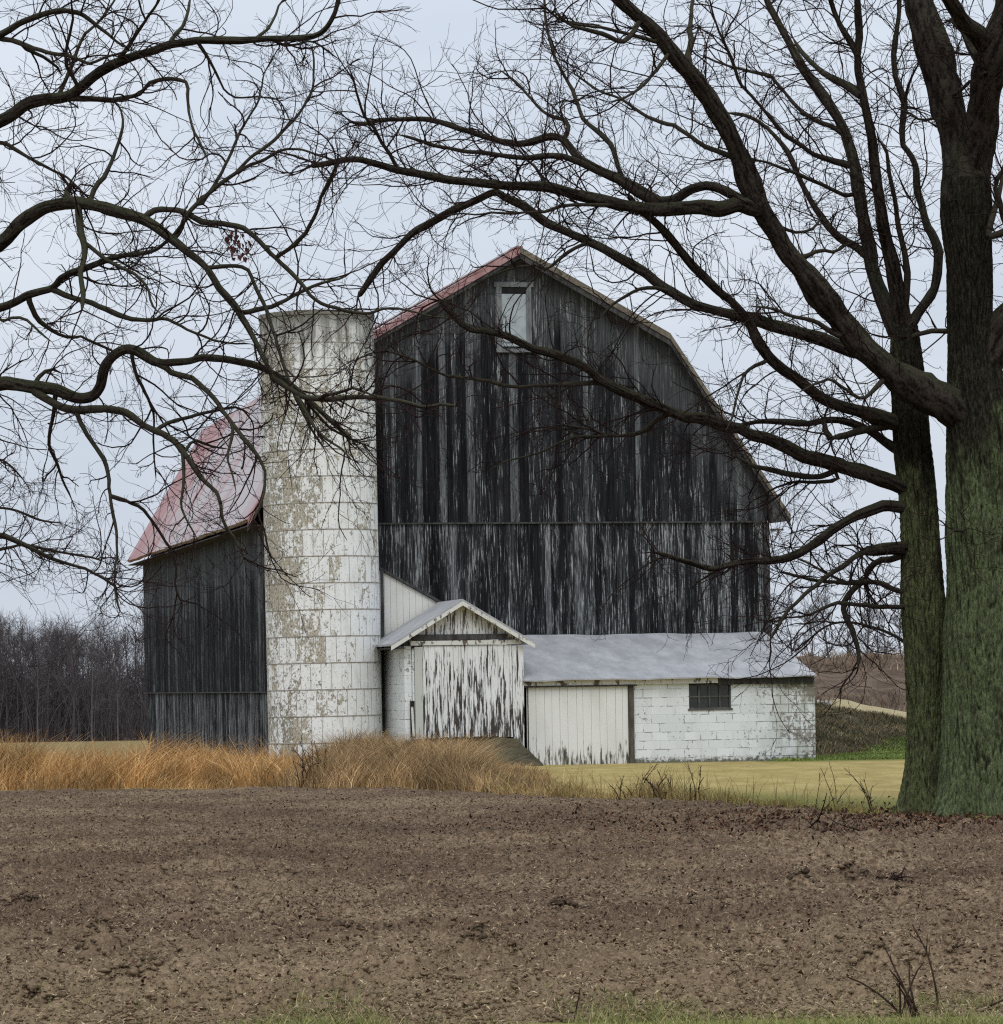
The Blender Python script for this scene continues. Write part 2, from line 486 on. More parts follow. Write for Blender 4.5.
ln.new(sky.outputs[0], mx.inputs[6]); ln.new(vm.outputs[0], mx.inputs[7])
ln.new(mx.outputs[2], bg.inputs['Color']); bg.inputs['Strength'].default_value = .1
sl = bpy.data.lights.new('sun', 'SUN'); sl.energy = 1.1; sl.angle = R_(25); sl.color = (1, .97, .93)
so = bpy.data.objects.new('sun', sl); COL.objects.link(so)
az = R_(-8)
sdir = Vector((math.sin(az) * math.cos(SUN_EL), -math.cos(az) * math.cos(SUN_EL), math.sin(SUN_EL)))   # towards the sun
so.rotation_euler = sdir.to_track_quat('Z', 'Y').to_euler()

# ------------------------------------------------------------------ ground
EX = np.array([-40, -9.7, -3.8, -1.5, 0, 3.0, 4.7, 5.5, 8, 40]); EY = np.array([67.5, 67, 66, 63, 59.5, 54.6, 49.8, 47.6, 45.5, 45.])
def edge(x): return np.interp(x, EX, EY) + (vnoise(x * 1.1, x * 0, 5) - .5) * 1.3 + (vnoise(x * 5, x * 0, 6) - .5) * .5
def terrain(x, y):
    e = np.interp(x, EX, EY)
    h = -.14 * (1 - sstep(y - e, -.9, .35))
    h = np.where(y < 20.6, -.14 + .13 * sstep(-y, -20.6, -19.4), h)
    h = h - .15 * sstep(y, 75, 90)
    h = h - .0117 * np.clip(y - 95, 0, 400)
    return h
def ground_z(x, y): return float(terrain(np.array([float(x)]), np.array([float(y)]))[0])

xs = np.r_[-900, -300, -120, -60, np.arange(-30, 30.1, .5), 60, 120, 300, 900]
ys = np.r_[-140, -60, -10, 5, np.arange(12, 110, .5), np.arange(112, 420, 12), 600, 900, 1400]
X, Y = np.meshgrid(xs, ys)
Z = terrain(X, Y)
gq = lambda ny, nx: (lambda i: np.stack([i, i + 1, i + 1 + nx, i + nx], -1).reshape(-1, 4))((np.arange(ny - 1)[:, None] * nx + np.arange(nx - 1)[None]))
e = np.interp(X, EX, EY)
green = np.where((Y > 83) & (Y < 110) & (X > 6), .95, .0)
green = np.maximum(green, .92 * sstep(X, 1.2, 3.5) * sstep(-(Y - e), -16, -1.0) * (Y > e - 2))
green = np.maximum(green, np.where(Y < 21, .8, 0))
green = np.where((Y < e - .5) & (Y > 21), 0, green)
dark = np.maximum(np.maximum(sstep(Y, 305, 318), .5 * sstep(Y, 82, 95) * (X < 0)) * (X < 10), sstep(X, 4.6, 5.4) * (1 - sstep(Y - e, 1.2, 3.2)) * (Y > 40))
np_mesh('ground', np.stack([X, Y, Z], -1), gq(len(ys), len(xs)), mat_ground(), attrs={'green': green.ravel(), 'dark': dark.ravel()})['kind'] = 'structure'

# ploughed field: one fine sheet of clods
NX, NY = 950, 1180
tt = np.linspace(0, 1, NY)
yr = 19.0 + (70.5 - 19.0) * (tt * .45 + .55 * tt ** 1.8)
half = .160 * yr + 2.2
X = np.linspace(-1, 1, NX)[None] * half[:, None] + (RNG.random((NY, NX)) - .5) * .012
Yg = np.repeat(yr[:, None], NX, 1) + (RNG.random((NY, NX)) - .5) * .012
h = np.zeros_like(X)
wx = X + (vnoise(X * 2.1, Yg * 2.1, 11) - .5) * .35; wy = Yg + (vnoise(X * 2.1, Yg * 2.1, 12) - .5) * .35
for s_, amp, sd in ((.5, .03, 1), (1.3, .04, 2)):
    h += (vnoise(wx * s_, wy * s_, sd) - .5) * amp
for s_, amp, sd in ((4.2, .075, 3), (8.5, .082, 4), (21, .036, 7), (46, .032, 8)):
    n_ = vnoise(wx * s_, wy * s_, sd)
    h += (np.abs(n_ - .5) * -2 + .5) * amp * (.15 + 1.7 * vnoise(X * .9, Yg * .6, sd + 20) ** 1.6)
big = np.clip(vnoise(wx * 2.6, wy * 2.6, 31) - .70, 0, 1) * (vnoise(X * 9, Yg * 9, 32) * .6 + .7)
h += big * .30
heaps = []
# the two big clods left of centre and the low ones along the front
for px, py, r, a in ((100, 952, .17, .20), (150, 968, .14, .11), (128, 972, .2, .08), (482, 950, .16, .12), (850, 878, .20, .12), (75, 985, .15, .08), (25, 905, .14, .09), (900, 900, .2, .1), (960, 955, .3, .09), (800, 890, .15, .08), (40, 1000, .2, .07), (870, 965, .2, .07), (560, 905, .12, .08), (350, 930, .12, .07)):
    d_ = EYE * F / (py + 6 - CH + (px - CX) * .0157); p_ = at(px, py + 6, d_)
    heaps.append((p_[0], p_[1], r)); q_ = ((X - p_[0]) / r) ** 2 + ((Yg - p_[1]) / (r * 1.2)) ** 2
    h += 1.1 * a * np.exp(-q_ ** 1.4) * (.65 + .7 * vnoise(X * 14, Yg * 14, 40))
ed = edge(X)
fade = sstep(ed - Yg, -.15, .7) * sstep(Yg, 20.0, 20.9 )
hz = h.copy()
h = h * (1 - .45 * sstep(Yg, 34, 60))
Zs = h * (.25 + .75 * fade) - .30 * (1 - sstep(ed - Yg, -.55, .10)) - .07 * (1 - sstep(Yg, 19.3, 20.3)) - .02
loc = (h - h.min()) / (h.max() - h.min())
lm = np.clip((h - (-.10)) / .24, 0, 1)
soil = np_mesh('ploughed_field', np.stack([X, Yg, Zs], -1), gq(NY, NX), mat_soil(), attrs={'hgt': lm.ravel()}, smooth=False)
soil['kind'] = 'structure'


def soil_z(x, y):
    """height of the ploughed sheet under loose things"""
    iy = np.clip(np.searchsorted(yr, y), 1, NY - 1); hf = half[iy]
    ix = np.clip(((x / hf + 1) / 2 * (NX - 1)).round().astype(int), 0, NX - 1)
    return Zs[iy, ix]


# ------------------------------------------------------------------ loose flakes and grass
def blades(P, H, W, lean, rng, segs=3):
    m = len(P); n = segs + 1
    t = np.linspace(0, 1, n)
    fa = rng.uniform(0, np.pi, m); side = np.stack([np.cos(fa), np.sin(fa), np.zeros(m)], 1)
    V = np.empty((m, n, 2, 3))
    for i, ti in enumerate(t):
        c = P.copy(); c[:, 2] += H * (ti - .12 * ti * ti)
        c[:, :2] += lean * H[:, None] * ti ** 1.8
        wd = (W * (1 - .85 * ti))[:, None] * side * .5
        V[:, i, 0] = c - wd; V[:, i, 1] = c + wd
    b = (np.arange(m) * n * 2)[:, None] + np.arange(segs)[None] * 2
    Q = np.stack([b, b + 1, b + 3, b + 2], -1).reshape(-1, 4)
    return V.reshape(-1, 3), Q, n * 2


def stuff_blades(name, P, H, W, lean, cols, mat, label, cat, rng, segs=3):
    V, Q, k_ = blades(P, H, W, lean, rng, segs)
    o = np_mesh(name, V, Q, mat, attrs={'col': np.repeat(cols, k_, 0)})
    return tag(o, label, cat, kind='stuff')


GRASS = mat_vcol('dry_grass_blade', .8)
def tri_col(rng, m, a, b, c):
    t = rng.random((m, 2)); a, b, c = map(np.array, (a, b, c))
    q = np.where(t[:, :1] < .5, a + (b - a) * t[:, 1:], b + (c - b) * t[:, 1:])
    return q * rng.uniform(.75, 1.15, (m, 1))

def clump(c, x, y): return c * (.45 + 1.05 * vnoise(x * 1.9, y * 1.9, 61))[:, None]
rng = np.random.default_rng(21)
def grass_points(n, x0, x1, d0, d1, keep):
    x = rng.uniform(x0, x1, n); d = rng.uniform(0, 1, n) ** 1.15 * (d1 - d0) + d0
    y = edge(x) + d
    k_ = rng.random(n) < keep(x, d)
    x, y, d = x[k_], y[k_], d[k_]
    return x, y, d
# tall orange-tan grass on the left
x, y, d = grass_points(125000, -15, 1.2, -.15, 22, lambda x, d: np.clip(.35 + 1.3 * (vnoise(x * .8, d * .8, 50) - .25), .1, 1) * np.where(x > -4.2, 0, 1) * np.where(d < .7, .55, 1))
H = (.42 + .85 * vnoise(x * .8, y * .9, 51) ** 1.4) * rng.uniform(.5, 1.25, len(x)) * np.clip(.45 + d * .5, .5, 1.0)
H *= 1 - .62 * sstep(d, 4, 11)
lean = np.stack([rng.normal(.10, .45, len(x)), rng.normal(-.1, .25, len(x))], 1) + (vnoise(x * .9, y * .9, 53) - .5)[:, None] * np.array([1.2, 0])
stuff_blades('tall_dry_grass', np.stack([x, y, terrain(x, y) - .02], 1), H, rng.uniform(.010, .026, len(x)), lean,
             clump(tri_col(rng, len(x), (.31, .165, .062), (.57, .335, .13), (.72, .50, .25)), x, y), GRASS, 'tall orange tan dry grass along the left edge of the field', 'grass', rng)
# browner thicker stand in front of the shed
x, y, d = grass_points(85000, -5.0, 1.3, -.1, 14, lambda x, d: np.clip(.45 + 1.2 * (vnoise(x * .9, d * .6, 55) - .3), .1, 1) * sstep(x, -4.8, -3.6) * (1 - sstep(x, .3, 1.1)) * np.where(d < .5, .6, 1))
tall = sstep(x, -4.8, -3.2) * (1 - sstep(x, -1.2, .3))
H = (.26 + .56 * tall) * (.5 + .8 * vnoise(x * 1.1, y * 1.1, 56)) * rng.uniform(.55, 1.2, len(x)) * np.clip(.45 + d * .5, .5, 1.0)
lean = np.stack([rng.normal(.12, .42, len(x)), rng.normal(-.1, .22, len(x))], 1) + (vnoise(x * .9, y * .9, 57) - .5)[:, None] * np.array([1.0, 0])
stuff_blades('brown_meadow_grass', np.stack([x, y, terrain(x, y) - .02], 1), H, rng.uniform(.010, .025, len(x)), lean,
             clump(tri_col(rng, len(x), (.18, .115, .06), (.40, .26, .125), (.64, .47, .26)), x, y), GRASS, 'tall brown dry grass in front of the silo and white shed', 'grass', rng)
# short pale lawn on the right with its ragged front fringe
x, y, d = grass_points(150000, -.8, 11, -.1, 26, lambda x, d: np.where(d < 1.6, 1.0, .75 * (1 - sstep(d, 2, 9))) * sstep(x, -.6, .4) * (1 - sstep(x, 4.9, 5.5) * (1 - sstep(d, 1.5, 3.5))))
fr = 1.7 * (1 - sstep(d, .3, 2.2)) * (1 - .55 * sstep(x, 3.0, 4.2))
H = (.02 + .20 * fr * vnoise(x * 1.5, y, 58)) * rng.uniform(.6, 1.4, len(x)) + .42 * (rng.random(len(x)) < .035 * fr)
gcol = tri_col(rng, len(x), (.26, .19, .075), (.42, .31, .13), (.58, .45, .22))
gg = (sstep(x, 2.0, 4.5) * (1 - sstep(d, 3, 8)) * rng.random(len(x)))[:, None]
gcol = gcol * (1 - gg) + np.array([.20, .20, .06]) * gg
stuff_blades('lawn_grass', np.stack([x, y, terrain(x, y) - .01], 1), H, rng.uniform(.010, .02, len(x)), rng.normal(0, .4, (len(x), 2)), gcol, GRASS,
             'short pale tan lawn grass between the field and the block annex', 'grass', rng, 2)
# green verge at the camera's feet
x = rng.uniform(-5.2, 5.2, 60000); y = 18.4 + rng.random(60000) ** 1.6 * 2.9
k_ = rng.random(60000) < (.04 + .96 * sstep(vnoise(x * 1.1, y * 1.3, 60) + .28 * sstep(x, -2.6, 0) - (y - 19) * .33, .40, .78))
x, y = x[k_], y[k_]
stuff_blades('verge_grass', np.stack([x, y, np.maximum(terrain(x, y), soil_z(x, y)) - .015], 1), rng.uniform(.03, .12, len(x)), rng.uniform(.004, .008, len(x)), rng.normal(0, .6, (len(x), 2)),
             tri_col(rng, len(x), (.09, .12, .03), (.21, .225, .07), (.44, .37, .18)), GRASS, 'short green grass on the verge along the bottom edge', 'grass', rng)


def flakes(name, n, xy, size, cols, label, cat, mat, up=.028, tilt=.5, asp=.5, seed=0):
    r = np.random.default_rng(seed)
    x, y = xy; m = len(x)
    z = np.where(y < edge(x) + .1, soil_z(x, y), terrain(x, y)) + up
    a = r.uniform(0, 2 * np.pi, m); L = size[0] + (size[1] - size[0]) * r.random(m) ** 2; Wd = L * asp * r.uniform(.6, 1.3, m)
    c, s = np.cos(a), np.sin(a)
    tz = r.normal(0, tilt, m); tw = r.normal(0, tilt, m); cup = r.uniform(.0, .5, m) * Wd
    U = np.stack([c, s, tz], 1); U /= np.linalg.norm(U, axis=1, keepdims=True)
    S = np.stack([-s, c, tw], 1); S /= np.linalg.norm(S, axis=1, keepdims=True)
    C = np.stack([x, y, z], 1); zz = np.zeros((m, 3)); zz[:, 2] = cup
    L_, W_ = L[:, None] / 2, Wd[:, None] / 2
    lift = np.maximum(np.abs(U[:, 2]) * L / 2 * .6, 0)[:, None] * np.array([0, 0, 1])
    C = C + lift
    V = np.stack([C - U * L_ , C - S * W_ + zz, C + U * L_, C + S * W_ + zz], 1)
    Q = np.arange(m * 4).reshape(-1, 4)
    V = V.reshape(-1, 3)
    Q = np.stack([Q[:, 0], Q[:, 1], Q[:, 2], Q[:, 3]], 1)
    o = np_mesh(name, V, Q, mat, attrs={'col': np.repeat(cols(r, m), 4, 0)})
    return tag(o, label, cat, kind='stuff')

LITTER = mat_vcol('field_litter', .85)
r = np.random.default_rng(5)
def fieldxy(n, y0=19.3, pw=1.7):
    y = y0 + r.random(n) ** pw * 46; x = r.uniform(-1, 1, n) * (.155 * y + .6); k_ = y < edge(x) + .15
    return x[k_], y[k_]
flakes('straw_litter', 0, fieldxy(130000), (.008, .06), lambda q, m: tri_col(q, m, (.13, .09, .055), (.31, .235, .14), (.50, .40, .25)), 'pale straw and corn stubble scattered over the ploughed field', 'straw', LITTER, asp=.2, tilt=.35, seed=1)
flakes('dead_leaf_litter', 0, fieldxy(16000, 20, 1.0), (.012, .055), lambda q, m: tri_col(q, m, (.03, .018, .013), (.07, .034, .024), (.13, .06, .04)), 'small reddish brown dead leaves scattered over the ploughed field', 'leaves', LITTER, asp=.6, tilt=.8, seed=2)
n = 13000
x = 7.4 + r.normal(0, 3.0, n) - np.abs(r.normal(0, 1.2, n)); y = 46.0 + r.normal(0, 2.6, n)
flakes('tree_leaf_litter', 0, (x, y), (.025, .085), lambda q, m: tri_col(q, m, (.035, .022, .016), (.095, .046, .030), (.19, .10, .06)), 'dark brown fallen leaves heaped round the foot of the mossy trees', 'leaves', LITTER, asp=.65, tilt=.9, up=.015, seed=3)

# loose crumbs and clods of earth
def crumbs(n, seed, dark=None):
    q = np.random.default_rng(seed); x, y = fieldxy(n, 19.6, 1.75) if not dark else map(np.concatenate, zip(*[(a + q.normal(0, r * .6, 150), b + q.normal(0, r * .55, 150)) for a, b, r in dark])); m = len(x)
    sz = .004 + .022 * q.random(m) ** 8 + .008 * q.random(m); k_ = q.random(m) < (.35 + .9 * vnoise(x * 1.3, y * 1.3, 91)); sz = sz * (1.7 if dark else 1); x, y, sz = x[k_], y[k_], sz[k_]; m = len(x)
    z = soil_z(x, y) + sz * .25
    B = np.array([(1, 0, 0), (0, 1, 0), (-1, 0, 0), (0, -1, 0), (0, 0, 1), (0, 0, -1)], float)
    T = np.array([(0, 1, 4), (1, 2, 4), (2, 3, 4), (3, 0, 4), (1, 0, 5), (2, 1, 5), (3, 2, 5), (0, 3, 5)])
    V = B[None] * q.uniform(.6, 1.3, (m, 6, 1)) * np.stack([q.uniform(.7, 1.5, m), q.uniform(.7, 1.5, m), q.uniform(.45, .9, m)], 1)[:, None] + q.normal(0, .15, (m, 6, 3))
    a = q.uniform(0, 6.28, m); c, s_ = np.cos(a)[:, None], np.sin(a)[:, None]
    V = np.stack([V[..., 0] * c - V[..., 1] * s_, V[..., 0] * s_ + V[..., 1] * c, V[..., 2]], -1) * sz[:, None, None] + np.stack([x, y, z], 1)[:, None]
    Q = (np.arange(m) * 6)[:, None, None] + T[None]
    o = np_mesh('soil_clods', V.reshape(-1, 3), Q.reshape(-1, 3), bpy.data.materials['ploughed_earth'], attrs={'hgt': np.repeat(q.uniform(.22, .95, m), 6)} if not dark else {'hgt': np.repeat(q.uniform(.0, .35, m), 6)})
    return tag(o, 'crumbly clods of brown earth strewn over the ploughed field' if not dark else 'darker heaps of broken earth lying here and there on the ploughed field', 'soil', kind='stuff')
crumbs(120000, 6)
crumbs(0, 9, heaps)

# ------------------------------------------------------------------ barn
TH = R_(12.5); O = np.array([.5525, 90.04, 0.0]); BL = 26.9
def place(name, lx, ly, lz=0.0):
    p = O + np.array([math.cos(TH) * lx - math.sin(TH) * ly, math.sin(TH) * lx + math.cos(TH) * ly, lz])
    return empty(name, p, TH), (lx, ly, lz)

WOOD_UP = mat_barnwood('black_weathered_boards', .55, .25)
WOOD_LO = mat_barnwood('grey_weathered_boards', 1.05, 1.0, False)
WOOD_SIDE = mat_barnwood('black_side_boards', .6, .25)
WOOD_SIDE_LO = mat_barnwood('grey_side_boards', 1.4, 1.0, False)
TRIM = mat_plain('weathered_trim', (.10, .085, .065), (.22, .19, .145), 5, 1)
DARKTRIM = mat_plain('dark_weathered_trim', (.025, .024, .024), (.08, .078, .076), 6, 1)
REDROOF = mat_redroof(); GREYROOF = mat_greyroof()
PK_L, PK, PK_R = (-4.6, 10.55), (0, 13.2), (4.0, 10.98)
EV_L, EV_R = (-7.2, 6.18), (7.2, 6.22)
WL, WR = -6.68, 6.68
def rake(x):
    return float(np.interp(x, [EV_L[0], PK_L[0], 0, PK_R[0], EV_R[0]], [EV_L[1], PK_L[1], PK[1], PK_R[1], EV_R[1]])) - .20
brng = random.Random(4)
barn, bo = place('barn', 0, 0)
tag(barn, 'large weathered black wooden barn with gambrel roof and faded red metal roofing', 'barn')

def boards(mb, x0, x1, z0, ztop, wmin, wmax, axis='x', y0=0.0, depth=.03, jit=.014, gap=.006, zj=.02, out=-1, breaks=()):
    x = x0
    while x < x1 - .02:
        w_ = min(brng.uniform(wmin, wmax), x1 - x)
        for b in breaks:
            if x < b - .02 < x + w_: w_ = b - x
        a, b = x + gap / 2, x + w_ - gap / 2
        j = brng.random() * jit; bid = brng.random()
        za, zb = ztop(a), ztop(b); lo = z0 - brng.random() * zj
        q = lambda yy: ([(a, yy, lo), (b, yy, lo), (b, yy, zb), (a, yy, za)] if axis == 'x' else [(yy, a, lo), (yy, b, lo), (yy, b, zb), (yy, a, za)])
        td = [za - lo, zb - lo, 0, 0]
        mb.hexa(q(y0 + out * (depth + j)), q(y0), bid, td, td)
        x += w_

mb = MB(bo); boards(mb, WL, WR, 6.10, rake, .11, .22, breaks=(-.44, .25, PK_R[0], PK_L[0], 0)); mb.build('gable_siding', WOOD_UP, barn)
mb = MB(bo); boards(mb, WL + .02, WR - .02, -.45, lambda x: 6.06, .11, .23, y0=.05, zj=0); mb.build('lower_gable_siding', WOOD_LO, barn)
mb = MB(bo); mb.box(WL, WR, -.052, .0, 6.055, 6.098); mb.build('ledge_board', DARKTRIM, barn)
mb = MB(bo); boards(mb, .0, BL, 1.80, lambda y: 6.05, .18, .36, 'y', WL, breaks=()); mb.build('side_siding', WOOD_SIDE, barn)
mb = MB(bo); boards(mb, .05, BL - .3, -.8, lambda y: 1.77, .2, .4, 'y', WL + .06, zj=0); mb.build('lower_side_siding', WOOD_SIDE_LO, barn)
mb = MB(bo); mb.box(WL - .06, WL, .0, BL, 1.77, 1.80); mb.build('ledge_board', DARKTRIM, barn)
# the dark shell behind the boards, right side and back wall
mb = MB(bo)
prof = [(WL + .075, -.8), (WR - .01, -.8), (WR - .01, 6.0), (PK_R[0] - .05, rake(PK_R[0]) - .03), (0, rake(0) - .03), (PK_L[0] + .05, rake(PK_L[0]) - .03), (WL + .075, 6.0)]
mb.hexa([(x, .055, z) for x, z in prof], [(x, BL - .02, z) for x, z in prof]); mb.build('inner_wall', DARKTRIM, barn)
mb = MB(bo); boards(mb, .0, BL, -.6, lambda y: 6.05, .2, .36, 'y', WR, out=1); mb.build('far_side_siding', WOOD_SIDE, barn)
# corner boards
mb = MB(bo); mb.box(WR - .10, WR + .045, -.062, .12, -.4, 6.03); mb.build('corner_board', DARKTRIM, barn)
# roof: four sheets, each with its thickness, plus ribs
F0, B0 = -.405, BL + .35
def roof_slab(mb, mu, a, b, t=.11, y0=F0, y1=B0, ny=40):
    a = np.array(a, float); b = np.array(b, float); d = b - a; ln_ = np.linalg.norm(d); d /= ln_
    nrm = np.array([-d[1], d[0]]);  nrm = nrm if nrm[1] > 0 else -nrm
    a2, b2 = a - nrm * t, b - nrm * t
    ysg = np.linspace(y0, y1, ny + 1)
    zz = [0.008 * math.sin(i * 1.7) + .010 * math.sin(i * .61 + 1) for i in range(ny + 1)]
    for i in range(ny):
        p, q = ysg[i], ysg[i + 1]
        mb.face([(a[0], p, a[1] + zz[i]), (b[0], p, b[1]), (b[0], q, b[1]), (a[0], q, a[1] + zz[i + 1])], uv=[(p, 0), (p, ln_), (q, ln_), (q, 0)])
        mu.face([(a2[0], p, a2[1] + zz[i]), (a2[0], q, a2[1] + zz[i + 1]), (b2[0], q, b2[1]), (b2[0], p, b2[1])], uv=[(p, 0), (q, 0), (q, ln_), (p, ln_)])
        mb.face([(a[0], p, a[1] + zz[i]), (a[0], q, a[1] + zz[i + 1]), (a2[0], q, a2[1] + zz[i + 1]), (a2[0], p, a2[1] + zz[i])], uv=[(p, 0), (q, 0), (q, .1), (p, .1)])
    for p, zi in ((y1, zz[-1]),):
        mb.face([(a[0], p, a[1] + zi), (b[0], p, b[1]), (b2[0], p, b2[1]), (a2[0], p, a2[1] + zi)], uv=[(p, 0), (p, ln_), (p, ln_), (p, 0)])
mb = MB(bo); mu = MB(bo)
for a_, b_ in ((EV_L, PK_L), (PK_L, PK), (PK_R, PK), (EV_R, PK_R)): roof_slab(mb, mu, a_, b_)
roof = mb.build('roof', REDROOF, barn); mu.build('sheathing', DARKTRIM, roof)
mb = MB(bo); mb.bar((0, F0 + .02, PK[1] + .005), (0, B0, PK[1] + .005), .2, .04); mb.build('ridge_cap', REDROOF, roof)
# rake boards along the gable, with the flashing over them
PINKTRIM = mat_plain('faded_pink_trim', (.30, .15, .15), (.42, .27, .27), 6, 1)
for a, b, nm, lb in ((EV_L, PK_L, PINKTRIM, 'faded pink rake board'), (PK_L, PK, PINKTRIM, 'faded pink rake board'), (PK_R, PK, TRIM, None), (EV_R, PK_R, TRIM, None)):
    mb = MB(bo); e0 = .012
    t_, b_ = (.012, -.19) if nm is PINKTRIM else (.012, -.15)
    mb.hexa([(a[0], -.445, a[1] + b_), (b[0], -.445, b[1] + b_), (b[0], -.445, b[1] + t_), (a[0], -.445, a[1] + t_)],
            [(a[0], -.424, a[1] + b_), (b[0], -.424, b[1] + b_), (b[0], -.424, b[1] + t_), (a[0], -.424, a[1] + t_)])
    mb.build('rake_board', nm, barn, lb)
    mb = MB(bo)
    mb.hexa([(a[0], -.41, a[1] - .30), (b[0], -.41, b[1] - .30), (b[0], -.41, b[1] - .02), (a[0], -.41, a[1] - .02)],
            [(a[0], -.36, a[1] - .30), (b[0], -.36, b[1] - .30), (b[0], -.36, b[1] - .125), (a[0], -.36, a[1] - .125)])
    mb.build('barge_board', DARKTRIM, barn)
# boxed eave end on the right
mb = MB(bo); mb.hexa([(WR + .01, -.38, 6.02), (EV_R[0] + .02, -.38, 6.08), (WR + .01, -.38, 6.75)], [(WR + .01, -.07, 6.02), (EV_R[0] + .02, -.07, 6.08), (WR + .01, -.07, 6.75)]); mb.build('eave_return', DARKTRIM, barn)
mb = MB(bo); mb.bar((WR + .06, -.1, 5.86), (WR + .42, -.1, 5.86), .04, .05); mb.bar((WR + .30, -.1, 5.84), (WR + .18, -.1, 5.58), .04, .04); mb.build('bracket', mat_plain('rusty_iron', (.16, .13, .11), (.3, .27, .25)), barn)
# soffit boards under the side eave
mb = MB(bo); mb.box(EV_L[0] + .04, WL - .05, -.38, BL + .3, 6.02, 6.05); mb.build('soffit', DARKTRIM, barn)
# loft door
PANEL = mat_plain('pale_grey_panel', (.29, .33, .35), (.40, .44, .46), 2, 2, .6)
mb = MB(bo); mb.box(-.42, .23, -.062, -.05, 10.66, 12.02); ld = mb.build('loft_door', PANEL, barn, 'pale blue grey boarded loft opening')
GF = mat_plain('grey_frame', (.10, .105, .11), (.20, .205, .21), 6, 1)
mb = MB(bo); mb.box(-.56, -.42, -.088, -.045, 10.6, 12.2); mb.box(.23, .37, -.088, -.045, 10.6, 12.2); mb.box(-.62, .43, -.094, -.045, 12.2, 12.33); mb.box(-.6, .41, -.10, -.045, 10.5, 10.6); mb.build('frame', GF, ld)
mb = MB(bo); mb.box(-.42, .23, -.066, -.05, 12.03, 12.2); mb.build('gap_shade_strip', mat_plain('black_gap_shade', (.006, .006, .007), (.015, .015, .015)), ld)  # solid black strip; the shade in the gap is its colour

# ------------------------------------------------------------------ silo
SILO = mat_silo()
sp_ = np.array([-4.43, 86.9, -.15]); SR, SH = 1.43, 11.35
silo = tag(empty('silo', sp_), 'tall round concrete stave silo with peeling white paint and steel hoops', 'silo')
silo.rotation_euler.y = R_(-.35)
def cyl(r0, r1, z0, z1, name, mat, parent, nseg=96, nz=1, r_in=None, z_off=None, label=None):
    th = np.linspace(0, 2 * np.pi, nseg + 1)
    rows = [(r0 + (r1 - r0) * i / nz, z0 + (z1 - z0) * i / nz) for i in range(nz + 1)]
    if r_in: rows = [(r_in, z0)] + rows + [(r_in, z1)]
    mb = MB()
    for (ra, za), (rb, zb) in zip(rows, rows[1:] + ([rows[0]] if r_in else [])):
        for i in range(nseg):
            a, b = th[i], th[i + 1]
            mb.face([(ra * math.sin(a), -ra * math.cos(a), za), (ra * math.sin(b), -ra * math.cos(b), za), (rb * math.sin(b), -rb * math.cos(b), zb), (rb * math.sin(a), -rb * math.cos(a), zb)],
                    uv=[((a if a < np.pi + 1e-6 and b <= np.pi + 1e-6 else a - 2 * np.pi) * SR, za), ((b if b <= np.pi + 1e-6 else b - 2 * np.pi) * SR, za), ((b if b <= np.pi + 1e-6 else b - 2 * np.pi) * SR, zb), ((a if a < np.pi + 1e-6 and b <= np.pi + 1e-6 else a - 2 * np.pi) * SR, zb)])
    o = mb.build(name, mat, parent, label)
    o.data.polygons.foreach_set('use_smooth', np.ones(len(o.data.polygons), bool)); 
    return o
o = cyl(SR, SR, -.3, SH, 'wall', SILO, silo, nz=24, r_in=SR - .12)
o.data.polygons.foreach_set('use_smooth', np.zeros(len(o.data.polygons), bool))
cyl(SR - .14, SR - .14, -.2, SH - 1.2, 'inner_fill', DARKTRIM, silo, 48, r_in=.02)
HOOP = mat_plain('rusty_hoop', (.17, .14, .11), (.42, .40, .36), 3, 3, .6)
for i in range(16):
    z = .66 * (i + 1)
    h_ = cyl(SR + .012, SR + .012, z - .011, z + .011, 'hoop', HOOP, silo, 64, r_in=SR - .004)
cyl(SR + .022, SR + .022, SH - .10, SH + .006, 'rim', mat_plain('rim_concrete', (.12, .115, .095), (.24, .23, .20), 3, 3), silo, 96, r_in=SR - .14)

# ------------------------------------------------------------------ lean-to between silo and barn
WHITEB = mat_peel('white_lean_to_boards', .60, .70, (.70, .69, .64), (.16, .14, .12), fx=14, fy=.8)
lt, lo_ = place('lean_to', -3.3, -1.6, -.2)
tag(lt, 'narrow white boarded lean-to with steep dark roof edge beside the silo', 'lean-to')
lz = lambda x: 4.83 - (x + 3.99) * .56
mb = MB(lo_); boards(mb, -4.3, -1.2, -.3, lambda x: lz(x) - .03, .14, .2, y0=-1.58, jit=.004, zj=0); mb.build('front_wall', WHITEB, lt)
mb = MB(lo_); mb.hexa([(-4.3, -1.575, -.3), (-1.2, -1.575, -.3), (-1.2, -1.575, lz(-1.2) - .06), (-4.3, -1.575, lz(-4.3) - .06)], [(-4.3, -.09, -.3), (-1.2, -.09, -.3), (-1.2, -.09, lz(-1.2) - .06), (-4.3, -.09, lz(-4.3) - .06)]); mb.build('inner_wall', WHITEB, lt)
mb = MB(lo_); a = (-4.35, lz(-4.35)); b = (-1.1, lz(-1.1))
mb.hexa([(a[0], -1.70, a[1] - .02), (b[0], -1.70, b[1] - .02), (b[0], -1.70, b[1] + .05), (a[0], -1.70, a[1] + .05)], [(a[0], -.075, a[1] - .02), (b[0], -.075, b[1] - .02), (b[0], -.075, b[1] + .05), (a[0], -.075, a[1] + .05)]); mb.build('roof', DARKTRIM, lt)
# dark pipe at the side of the silo
mb = MB(lo_); mb.bar((-4.0, -1.74, -.2), (-4.0, -1.74, 4.8), .07, .07, upv=(0, 1, 0)); mb.build('corner_post', DARKTRIM, lt)

